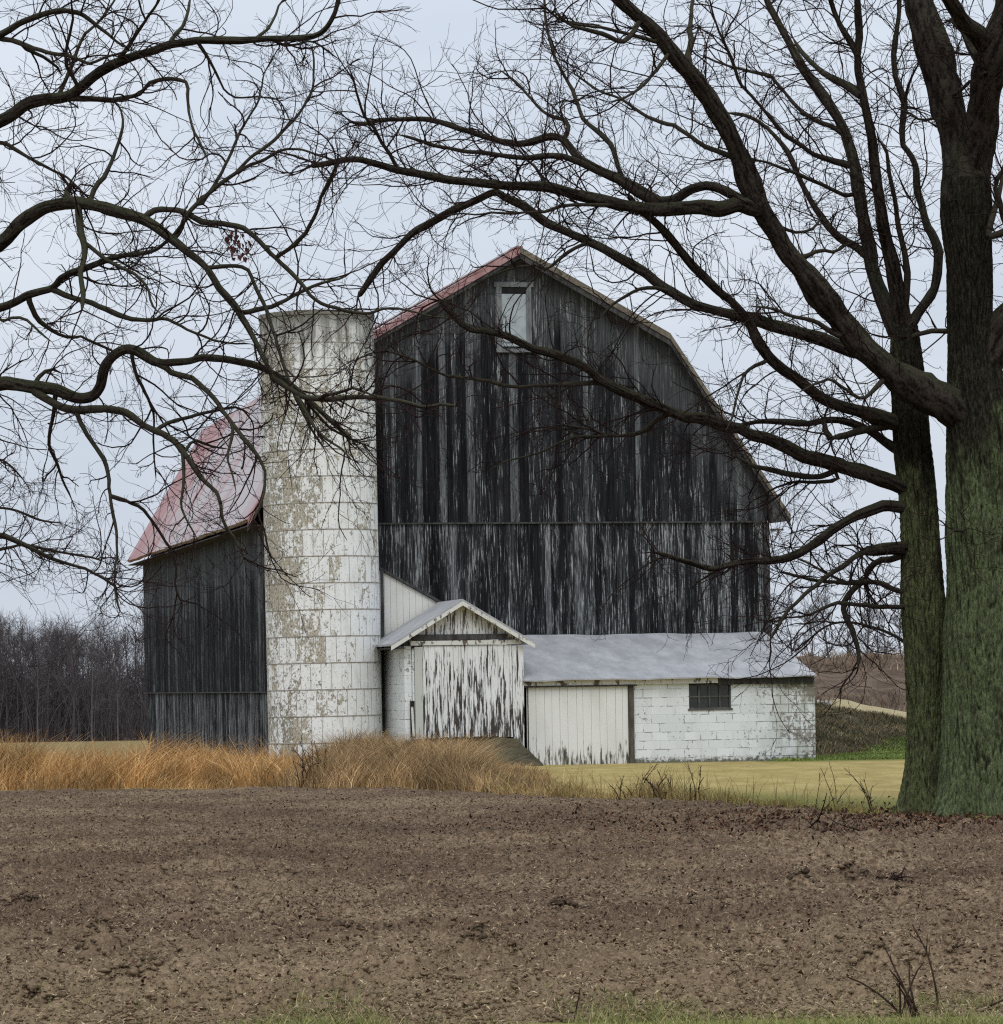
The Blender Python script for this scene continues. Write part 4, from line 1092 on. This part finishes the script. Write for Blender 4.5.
# the stout right trunk and its great limb
tr_ = Tree('bare_tree', at(982, 818, DT - .6), DT - .6, 33, 'bare thick mossy tree on the right with one great limb reaching left', LIMB)
DR = DT - .6
TRR = None
rp = [(984, 832, 92), (984, 800, 86), (984, 750, 80), (985, 700, 79), (985, 640, 78), (986, 580, 76), (987, 500, 77), (985, 440, 76), (978, 400, 64), (972, 360, 46), (970, 320, 41), (970, 270, 41), (967, 230, 46), (966, 195, 50), (966, 175, 40)]
tr_.seed_path(rp, DR)
trunk_mesh(tr_, rp, DR, TRUNKBARK, zb, 9, 220, .34, 6)
P = tr_.path
P('G', 34, 12, -2.6, '968,418 945,402 925,393 905,380 885,366 862,347 845,325 835,312 824,298 807,276 790,256 776,234 763,212 755,195 747,178 738,154 728,130 716,110 704,92 690,74 677,58 660,36 645,22 625,5 606,-16')
P('G', 16, 5, -1.8, '755,208 740,204 720,209 701,206 680,208 660,209 642,208 625,205 603,200 581,195 564,190 547,186 526,185 506,185 478,182 449,179 424,174 398,169 378,164 360,160 345,160 330,163 310,166')
P('G', 12, 4, 1.8, '752,206 738,198 722,190 708,186 692,190 676,200 660,202 640,190 621,180 608,173 594,166 580,158 572,148 564,139 556,136 547,137 534,142 520,144 504,141 489,137 472,132 455,127 440,122 425,119 403,119 381,120 365,124 350,122')
P('G', 9, 3, -1.4, '660,204 640,196 620,182 601,173 584,164 564,156 547,155 530,158 512,157 493,154 480,152 466,152 450,149 435,146 418,140 400,135')
P('G', 6, 2, 1.6, '622,180 616,164 611,149 603,138 592,129 581,119 575,104 571,92 563,75 554,58 550,42 547,27 545,12 544,-8')
P('G', 5, 2, 1.2, '564,140 570,128 566,120 550,116 540,108 525,92 515,82 500,70')
P('G', 4, 2, -1.0, '398,169 388,152 380,140 373,126 365,118 360,102 355,85 350,70')
P('G', 4, 2, -1.0, '625,205 605,206 585,206 562,206 545,212 530,212 510,214 492,212 476,215 460,213 445,216')
P('G', 4, 2, 1.0, '547,187 538,170 527,160 518,147')
P('G', 6, 2, 1.5, '730,156 718,151 704,147 690,137 680,130 672,125 660,123 650,119 640,113 622,100 601,92 588,84 575,74')
P('G', 8, 3, 1.0, '690,70 688,55 692,42 690,30 692,12 694,-10')
P('G', 6, 3, -1.2, '640,20 632,34 620,42 605,34 590,30 570,25 555,12')
P('G', 5, 2, -1.2, '655,42 640,38 625,34 610,30 595,27 578,25 560,20 545,8')
P('G', 5, 2, -1.4, '668,54 655,72 640,88 625,98 610,102')
P('G', 5, 2, 1.5, '792,258 806,256 820,250 835,252 848,244 862,243')
P('G', 5, 2, 1.2, '770,218 780,226 800,233 815,228 822,216')
P('G', 6, 2, -1.0, '850,330 838,336 815,322 790,316 770,308 750,306')
P('G', 6, 2, -1.2, '890,372 875,388 862,400 848,392 830,380 815,384 800,392')
P('H', 36, 23, .9, '966,200 962,178 957,155 953,130 948,105 943,80 936,58 930,40 924,20 918,0 908,-28 895,-60')
P('H', 5, 2, -1.0, '945,100 960,92 972,80 985,76')
P('H', 4, 2, .8, '935,118 920,120 908,112 895,108')
P('I', 34, 28, -.9, '968,195 973,170 979,145 984,110 989,80 994,55 1000,35 1012,5 1024,-30')
P('I', 17, 11, -1.2, '994,52 985,42 976,33 966,25 957,12 947,-4 935,-25')
P('I', 12, 6, .6, '986,76 980,62 972,50 962,30 950,20')
P('J', 30, 16, -1.5, '985,362 1000,330 1014,312 1034,280 1060,240 1080,180 1090,110 1100,20')
P('J', 8, 3, -1.0, '1030,285 1010,240 1000,200 995,185 1003,170 1010,140')
P('J', 8, 3, 1.0, '988,238 992,222 998,200 1003,178 1014,150')
P('K', 6, 4, .6, '970,332 957,331 942,330 927,331 913,336 904,344')
P('K2', 5, 2, -1.0, '955,530 948,536 940,540')
tr_.build(step=10)

# big tree whose trunk stands beyond the left edge
DL = 43.0
tw = Tree('bare_tree', at(-330, 830, DL), DL, 41, 'bare tree on the left with long drooping mossy branches hanging before the silo', LIMB_L)
lp = [(-330, 840, 130), (-328, 780, 110), (-325, 700, 96), (-322, 600, 90), (-318, 450, 84), (-312, 330, 76), (-305, 200, 66), (-295, 80, 54), (-285, -60, 44)]
tw.seed_path(lp, DL)
trunk_mesh(tw, lp, DL, OLIVEBARK, at(-330, 830, DL)[2], 13, 96, .35)
P = tw.path
P('A', 21, 4, -3.0, '-305,200 -240,190 -160,170 -80,148 0,122 27,105 44,100 61,98 72,95 81,88 92,78 102,71 120,62 136,56 152,52 170,45 184,43 197,41 217,41 237,41 254,40 271,39 292,39 312,37 322,32 329,24 335,12 339,-4 345,-20')
P('A', 6, 2, -1.2, '61,98 86,100 112,102 126,100 139,97 145,92 149,86 160,82 170,81 180,82 188,85 188,100 189,112 193,129 199,140 203,149 208,160')
P('A', 5, 2, 1.0, '58,98 64,84 72,66 80,46 86,34 98,22 110,8 120,-8')
P('A', 6, 2, 1.0, '168,46 174,36 183,26 188,12 191,-6')
P('A', 5, 2, -1.0, '118,60 128,48 136,34 146,18 158,2 164,-12')
P('A', 5, 2, -1.0, '81,90 70,72 66,62 68,40 72,20 71,-4')
P('A', 4, 1.5, .8, '197,42 208,58 218,78 225,92 236,98 258,97 280,99')
P('A', 4, 1.5, 1.0, '254,40 268,28 275,16 280,2 290,-6')
P('A', 4, 1.5, 1.0, '272,39 284,46 300,44 312,40 325,48 340,60')
P('A2', 16, 3, -2.0, '-300,140 -200,105 -100,66 -40,45 0,34 20,22 32,17 44,13 56,10 68,10 80,13 90,20 100,28 108,34 116,41 125,47')
P('A2', 6, 2, -1.0, '-10,38 12,40 27,46 40,50 51,54 68,56 78,60 90,64 104,58 118,54 132,50')
P('A2', 5, 2, 1.0, '20,42 30,52 45,58 58,68 62,76')
P('B', 27, 3.5, -4.0, '-310,330 -240,325 -160,305 -90,280 -40,262 0,244 20,224 32,215 44,208 56,205 68,203 80,203 92,205 106,208 119,212 130,215 142,219 153,225 163,232 176,242 190,253 199,260 207,268 214,278 220,288 229,298 237,308 243,318 247,324 256,341 264,358 270,370 278,384')
P('B', 7, 2, -1.2, '142,219 150,211 159,208 170,208 180,210 192,216 203,222 218,223 231,225 242,228 251,234 262,244 271,254 283,266 295,278 305,289 312,298 325,306 340,310 348,312 360,314 372,313 380,309 395,308 412,311 430,316 448,318')
P('B', 5, 2, -1.0, '207,268 220,267 231,266 241,267 249,270 254,281 258,292 263,302 268,312 272,325 278,342 284,360 290,379 298,400 310,425 325,450')
P('B', 6, 2, 1.0, '237,314 254,310 271,307 285,300 298,292 312,286 325,281 340,278 352,272')
P('B', 5, 2, 1.2, '180,232 185,218 197,205 210,193 224,182 237,173 252,158 268,146 282,132 295,119 304,104 312,88 314,66 312,45')
P('B', 4, 1.5, 1.0, '200,206 210,190 220,172 224,163 231,150 237,136 248,118 258,102 262,86 265,71')
P('B', 4, 1.5, -.8, '237,173 246,166 262,160 280,150 298,148 320,156 340,162')
P('B', 5, 2, -1.0, '275,258 290,248 305,234 316,214 322,196 332,175 338,155')
P('B', 6, 2, 1.4, '90,204 93,194 98,184 105,176 112,162 117,149 121,136 124,122 120,106 112,100')
P('B', 8, 4, .5, '76,205 70,200 66,196 68,186 72,184 76,190')
P('D', 8, 5, -1.0, '78,205 79,218 80,231 83,240 85,247 84,260 81,271 82,284 84,298 82,310')
P('D', 5, 2, -.8, '84,242 95,250 105,259 117,266 129,271 137,276 142,281 148,290 150,302 158,312')
P('B4', 11, 2, -1.5, '-310,260 -200,220 -100,180 -40,155 0,142 10,147 20,153 32,160 44,166 56,172 68,178 78,187 88,197 92,203')
P('B6', 18, 3, -2.5, '-316,400 -230,385 -140,355 -60,322 0,307 14,302 27,295 40,291 51,288 57,283 61,278 72,272 85,268 98,263 112,258 128,255 146,253 157,249 166,242 174,235 180,227 186,220')
P('B6', 6, 2, -1.0, '52,289 62,294 71,298 86,302 102,308 116,314 132,319 150,320 166,318 178,324 190,332 204,337 217,341 234,343 251,344')
P('B6', 6, 2, 1.0, '27,297 32,308 37,319 48,328 61,336 70,338 81,337 97,344 112,351 122,356')
P('B6', 4, 1.5, -.8, '0,322 15,316 28,320 40,332 52,342')
P('C', 23, 4, -3.5, '-320,520 -250,500 -170,460 -100,420 -50,396 0,383 15,384 31,387 45,388 58,390 69,395 78,398 87,398 95,395 101,386 103,376 106,366 112,358 120,352 129,349 138,351 146,356 154,361 163,363 176,362 190,361 200,358 210,358 224,359 237,361 251,364 264,369 277,376 288,383 297,390 305,397 315,406 325,415 340,429 352,440')
P('C', 6, 3, -1.2, '270,376 284,385 296,393 306,398 317,399 336,398 357,396 374,397 391,399 408,402 425,406 440,404 456,406')
P('C', 4, 2, -1.0, '317,399 330,394 342,392 354,387 362,391 375,396')
P('C', 4, 2, -1.0, '296,394 305,410 312,424 322,436 340,448 352,460')
P('C', 4, 1.5, .8, '305,398 318,416 332,430 348,438 368,446')
P('C', 9, 2.5, -2.0, '31,389 41,396 51,402 63,407 75,410 95,409 115,410 126,413 134,418 142,425 153,430 163,434 174,442 183,453 193,466 203,480 211,487 217,493 221,505 222,517 227,528 234,537 240,548 244,558')
P('C', 6, 3, .4, '34,392 36,382 41,375 47,371 54,370 61,373')
P('C', 5, 2, -1.2, '75,410 80,422 88,436 97,449 105,463 109,477 110,490 113,508 117,527 118,543 117,558 114,575 115,592 118,606 121,612')
P('C', 4, 2, .8, '110,495 124,499 142,507 152,520 159,531 166,543 173,554 176,570 175,588 180,599 183,605')
P('C', 6, 2, -1.4, '159,364 166,368 173,373 183,375 193,378 204,388 214,398 224,412 234,425 243,436 251,446 260,457 266,470 266,482 265,495 260,508 254,520')
P('C', 5, 2, 1.0, '156,429 170,422 186,417 200,413 220,410 236,408 250,414')
P('C', 4, 1.5, .8, '131,354 133,366 136,378 144,392 152,412 153,436 154,458 156,480')
P('C', 4, 1.5, -.8, '183,453 184,470 183,490 180,506 188,522 197,538')
P('C', 4, 1.5, -.8, '234,425 231,440 227,456 232,472 236,492')
P('C', 4, 1.5, .8, '183,455 188,447 193,440 203,443 214,447 228,449')
P('C', 5, 2, 1.0, '56,391 54,410 50,430 48,448 55,462 62,480 72,500')
tw.build(step=16, tscale=.85, rmin=.0034)
# clutch of dead leaves still hanging
lr = np.random.default_rng(8); m = 60
pts = np.array([at(x_, y_, DL - 3.4 + lr.normal(0, .12)) for x_, y_ in zip(lr.uniform(222, 254, m), lr.uniform(228, 258, m))])
k_ = (pts[:, 2] - pts[:, 2].mean()) < .35
pts = pts[k_]; m = len(pts)
dv = np.stack([lr.normal(.25, .3, m), lr.normal(0, .3, m), -np.ones(m)], 1); dv /= np.linalg.norm(dv, axis=1, keepdims=True)
sv = np.cross(dv, lr.normal(size=(m, 3))); sv /= np.linalg.norm(sv, axis=1, keepdims=True)
L_ = lr.uniform(.05, .10, m)[:, None]
V = np.stack([pts, pts + dv * L_ * .5 + sv * L_ * .22, pts + dv * L_, pts + dv * L_ * .5 - sv * L_ * .22 + .02], 1).reshape(-1, 3)
np_mesh('dead_leaves', V - tw.base, np.arange(m * 4).reshape(-1, 4), LITTER, tw.o, {'col': np.repeat(tri_col(lr, m, (.025, .011, .011), (.06, .02, .018), (.10, .035, .03)), 4, 0)})

# slighter tree farther back at the left edge
ty = Tree('young_bare_tree', at(-150, 800, 58), 58, 51, 'slight bare tree farther back at the left edge with fine twigs', LIMB)
yp = [(-150, 812, 34), (-148, 740, 28), (-145, 660, 24), (-140, 570, 20), (-136, 480, 15), (-130, 380, 9)]
ty.seed_path(yp, 58); trunk_mesh(ty, yp, 58, OLIVEBARK, at(-150, 800, 58)[2], 17, 64, .3)
P = ty.path
P('A', 12, 2, -1.0, '-143,600 -100,570 -50,548 0,534 20,542 36,550 51,558 68,564 85,568 97,574 108,581 116,588', 1.8)
P('A', 8, 2, 1.0, '-145,640 -90,600 -40,565 0,551 24,545 47,551 70,555 92,558 105,562', 1.8)
P('A', 6, 1.5, .8, '-138,520 -80,515 -30,512 0,508 20,512 40,520 60,523', 1.6)
P('A', 5, 1.5, .8, '-136,480 -80,470 -30,462 0,460 15,470 25,482', 1.2)
ty.build(step=9, tscale=.8)


# ------------------------------------------------------------------ woods far behind
def wild_tree(rg, Ht, spread=.22, nb=24, r0=.13, up=.9):
    """centre lines of a leafless woodland tree: trunk first, then limbs, boughs, twigs"""
    n = 9
    tr = np.zeros((1, n, 3)); tr[0, :, 2] = np.linspace(0, Ht * .93, n); tr[0, :, :2] = np.cumsum(rg.normal(0, .012 * Ht, (n, 2)), 0) * np.linspace(0, 1, n)[:, None]
    Rt = (r0 * (1 - .85 * np.linspace(0, 1, n)))[None]
    out = [(tr, Rt, 4)]
    p, t, r_ = pick(tr, Rt, rg, nb, .25, 1.0)
    hfrac = p[:, 2] / Ht
    P1, R1 = grow(p, t, np.maximum(r_ * .5, .02), Ht * spread * rg.uniform(.5, 1.3, len(p)) * (1.25 - .7 * hfrac), rg, 6, (25, 60), .14, (0, 0, .12), 1.0, .4)
    out.append((P1, R1, 3))
    p, t, r_ = pick(P1, R1, rg, 5, .2, 1)
    P2, R2 = grow(p, t, np.maximum(r_ * .6, .014), Ht * .10 * rg.uniform(.5, 1.3, len(p)), rg, 4, (20, 55), .15, (0, 0, .12), 1.0, .5)
    out.append((P2, R2, 3))
    p, t, r_ = pick(P2, R2, rg, 4, .1, 1)
    P3, R3 = grow(p, t, np.full(len(p), .011), Ht * .06 * rg.uniform(.5, 1.3, len(p)), rg, 3, (15, 50), .12, (0, 0, .1), 1.0, .7)
    out.append((P3, R3, 3))
    return out
WOODBARK = mat_bark('woodland_bark', 0, dark=(.080, .070, .074), mid=(.17, .146, .142))  # bark greyed and lightened, so the far haze sits in its colour
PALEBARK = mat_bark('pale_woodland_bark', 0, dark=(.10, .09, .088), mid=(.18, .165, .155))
rg = np.random.default_rng(77)
protos = []
for i in range(8):
    A = Acc()
    for P_, R__, k_ in wild_tree(rg, 1.0 * 12, rg.uniform(.17, .25), 22, rg.uniform(.10, .16)): A.add(*tubes(P_, R__, k_))
    protos.append(A.get())
A = Acc()
for i in range(430):
    y = 322 + rg.random() ** 1.3 * 70; x = rg.uniform(-78, 2)
    h_ = (.78 + .26 * float(vnoise(np.array([x * .13]), np.array([0.]), 90)[0])) * rg.uniform(.85, 1.12) * (1 + .12 * (x < -56 or x > -36))
    V, Q = protos[rg.integers(8)]; a = rg.uniform(0, 6.28); c, s_ = math.cos(a), math.sin(a)
    Vr = np.stack([V[:, 0] * c - V[:, 1] * s_, V[:, 0] * s_ + V[:, 1] * c, V[:, 2]], 1) * h_
    A.add(Vr + np.array([x, y, ground_z(x, y) - .2]), Q)
# saplings and brush that close the lower part
m = 7000
x = rg.uniform(-80, 4, m); y = 320 + rg.random(m) * 60
p = np.stack([x, y, terrain(x, y) - .2], 1); t = np.repeat([[0, 0, 1.0]], m, 0)
P1, R1 = grow(p, t, rg.uniform(.03, .06, m), rg.uniform(1.5, 8.5, m), rg, 5, (0, 14), .06, (0, 0, .05), 1, .3); A.add(*tubes(P1, R1, 3))
p, t, r_ = pick(P1, R1, rg, 6, .2, 1); P2, R2 = grow(p, t, np.full(len(p), .016), rg.uniform(.5, 1.8, len(p)), rg, 4, (20, 50), .15, (0, 0, .1), 1, .5); A.add(*tubes(P2, R2, 3))
V, Q = A.get()
tag(np_mesh('woods', V, Q, WOODBARK), 'far dark leafless woods along the left skyline behind the barn', 'woods', kind='stuff')

def far_tree(name, base, Ht, seed, label, mat, group=None, spread=.2, nb=22, r0=.12, cat='tree', cmat=None):
    rg2 = np.random.default_rng(seed); o = tag(empty(name, base), label, cat, group)
    parts = wild_tree(rg2, Ht, spread, nb, r0)
    V, Q = tubes(*parts[0]); np_mesh('trunk', V, Q, mat, o)
    A = Acc()
    for q in parts[1:]: A.add(*tubes(*q))
    V, Q = A.get(); np_mesh('crown', V, Q, cmat or mat, o); return o
for px, pyt, lab, s_ in ((92, 618, 'slender pale tree in front of the dark woods, the tallest pale trunk', 1), (38, 640, 'thin pale leaning tree in front of the dark woods near the left edge', 2), (118, 632, 'small pale tree in front of the dark woods close to the barn corner', 3)):
    b = at(px, 741, 316); b[2] = ground_z(b[0], b[1]) - .1
    far_tree('woodland_tree', b, at(px, pyt, 316)[2] - b[2], 200 + s_, lab, PALEBARK, None, .16, 18, .085, cmat=WOODBARK)
for i, (px, pyt) in enumerate(((768, 612), (792, 596), (812, 606), (830, 590), (848, 612), (866, 600), (884, 616), (902, 604), (926, 596), (955, 604), (985, 598), (1020, 600))):
    b = at(px, 668, 222 + 6 * (i % 3)); b[2] = 1.0
    far_tree('hilltop_tree', b, at(px, pyt, 225)[2] - b[2], 300 + i, 'faint leafless tree on the skyline beyond the brown hill', mat_bark('haze_tinted_bark', 0, dark=(.10, .095, .105), mid=(.19, .18, .19)) if i == 0 else bpy.data.materials['haze_tinted_bark'], 'leafless trees beyond the hill', .30, 26, .10)  # distance haze is put into this paler bark colour

# ------------------------------------------------------------------ weeds and sticks
STALK = mat_bark('weed_stalk', 0, dark=(.030, .018, .014), mid=(.085, .055, .042))
def weed(name, base, stems, Hs, seed, label, group=None, spread=.25, r=.006, side=4, cat='weed', tiltw=.06):
    rg2 = np.random.default_rng(seed); o = tag(empty(name, base), label, cat, group)
    A = Acc(); p = np.zeros((stems, 3)); p[:, :2] = rg2.normal(0, spread * .3, (stems, 2)); p[:, 2] = -.06
    t = np.c_[rg2.normal(0, tiltw, (stems, 2)), np.ones(stems)]; t /= np.linalg.norm(t, axis=1, keepdims=True)
    P1, R1 = grow(p, t, np.full(stems, r), Hs * rg2.uniform(.55, 1.05, stems), rg2, 8, (0, 6), .06, (0, 0, .03), 1, .5); A.add(*tubes(P1, R1, 5))
    if side:
        p, t, r_ = pick(P1, R1, rg2, side, .35, .98); P2, R2 = grow(p, t, r_ * .6, Hs * rg2.uniform(.06, .2, len(p)), rg2, 4, (25, 50), .12, (0, 0, .1), 1, .5); A.add(*tubes(P2, R2, 4))
    V, Q = A.get(); np_mesh('stems', V, Q, STALK, o); return o
def on_field(px, py): 
    d_ = EYE * F / (py - CH + (px - CX) * .0157); p_ = at(px, py, d_); return p_
def foot(px, d, dz=0.0):
    p_ = at(px, 700, d); x_, y_ = p_[0], p_[1]
    z_ = float(soil_z(np.array([x_]), np.array([y_]))[0]) if y_ < float(edge(np.array([x_]))[0]) else ground_z(x_, y_)
    return np.array([x_, y_, z_ + dz])
weed('dry_weed', foot(906, 19.6), 7, .52, 1, 'clump of dark bare weed stems in the bottom right foreground', spread=.3, r=.009, side=1, tiltw=.07)
weed('dry_weed', foot(934, 20.2), 1, .66, 2, 'tall single weed stem right of the clump in the bottom right foreground', r=.008, spread=.0)
weed('dry_weed', foot(972, 20.0), 1, .42, 3, 'thin leaning weed stem nearest the bottom right corner', r=.009, spread=.0, side=1)
weed('dry_weed', foot(567, 19.8), 1, .32, 4, 'short bare weed stem at the bottom centre of the field', r=.007, spread=.0, side=1)
weed('dry_weed', foot(711, 19.6), 1, .18, 5, 'stubby dark weed stem at the bottom edge right of centre', r=.007, spread=.0, side=0)
weed('dry_weed', foot(829, 49.9), 4, .85, 6, 'thin weed stems at the field edge left of the mossy trees', spread=.3, r=.007)
weed('dry_weed', foot(872, 49.2), 5, .95, 7, 'taller branching weed stems beside the foot of the mossy trees', spread=.4, r=.008)
for i, px in enumerate((622, 634, 645, 652, 660, 668, 677, 686)):
    weed('field_edge_weed', foot(px, 56.0 + (i % 3) * .5 - (px - 622) * .02), 3, .72 if i % 2 else .58, 20 + i, 'dark dry weed stalks in the row at the field edge before the annex', 'weed stalks along the field edge', .45, .010, 6)
weed('dead_shrub', foot(316, 66.4), 16, 1.0, 40, 'dark twiggy dead shrub in the tall grass before the silo', None, .9, .011, 8, 'shrub')
# clump of dark roots and leaves on the soil near the trees
def debris(px, py, n, L, seed, label):
    b = on_field(px, py); rg2 = np.random.default_rng(seed); b[2] = float(soil_z(np.array([b[0]]), np.array([b[1]]))[0])
    o = tag(empty('dead_branch', b), label, 'branch')
    p = rg2.normal(0, L * .25, (n, 3)); p[:, 2] = .02; t = np.c_[rg2.normal(.6, .7, (n, 2)), rg2.uniform(-.05, .14, n)]; t /= np.linalg.norm(t, axis=1, keepdims=True)
    P1, R1 = grow(p, t, rg2.uniform(.008, .022, n), rg2.uniform(.4, 1, n) * L, rg2, 6, (0, 25), .18, (0, 0, -.02), 1, .4)
    P1[:, :, 2] = np.maximum(P1[:, :, 2], .0); A = Acc(); A.add(*tubes(P1, R1, 5))
    p, t, r_ = pick(P1, R1, rg2, 3); P2, R2 = grow(p, t, r_ * .6, np.full(len(p), L * .25), rg2, 4, (30, 60), .15, (0, 0, .03), 1, .5); A.add(*tubes(P2, R2, 4))
    V, Q = A.get(); np_mesh('twigs', V, Q, TWIG, o)
debris(828, 834, 16, .95, 1, 'dark tangle of dead branches lying on the field left of the trees')
debris(895, 884, 9, .24, 2, 'small dark clump of dead twigs on the field below the trees')
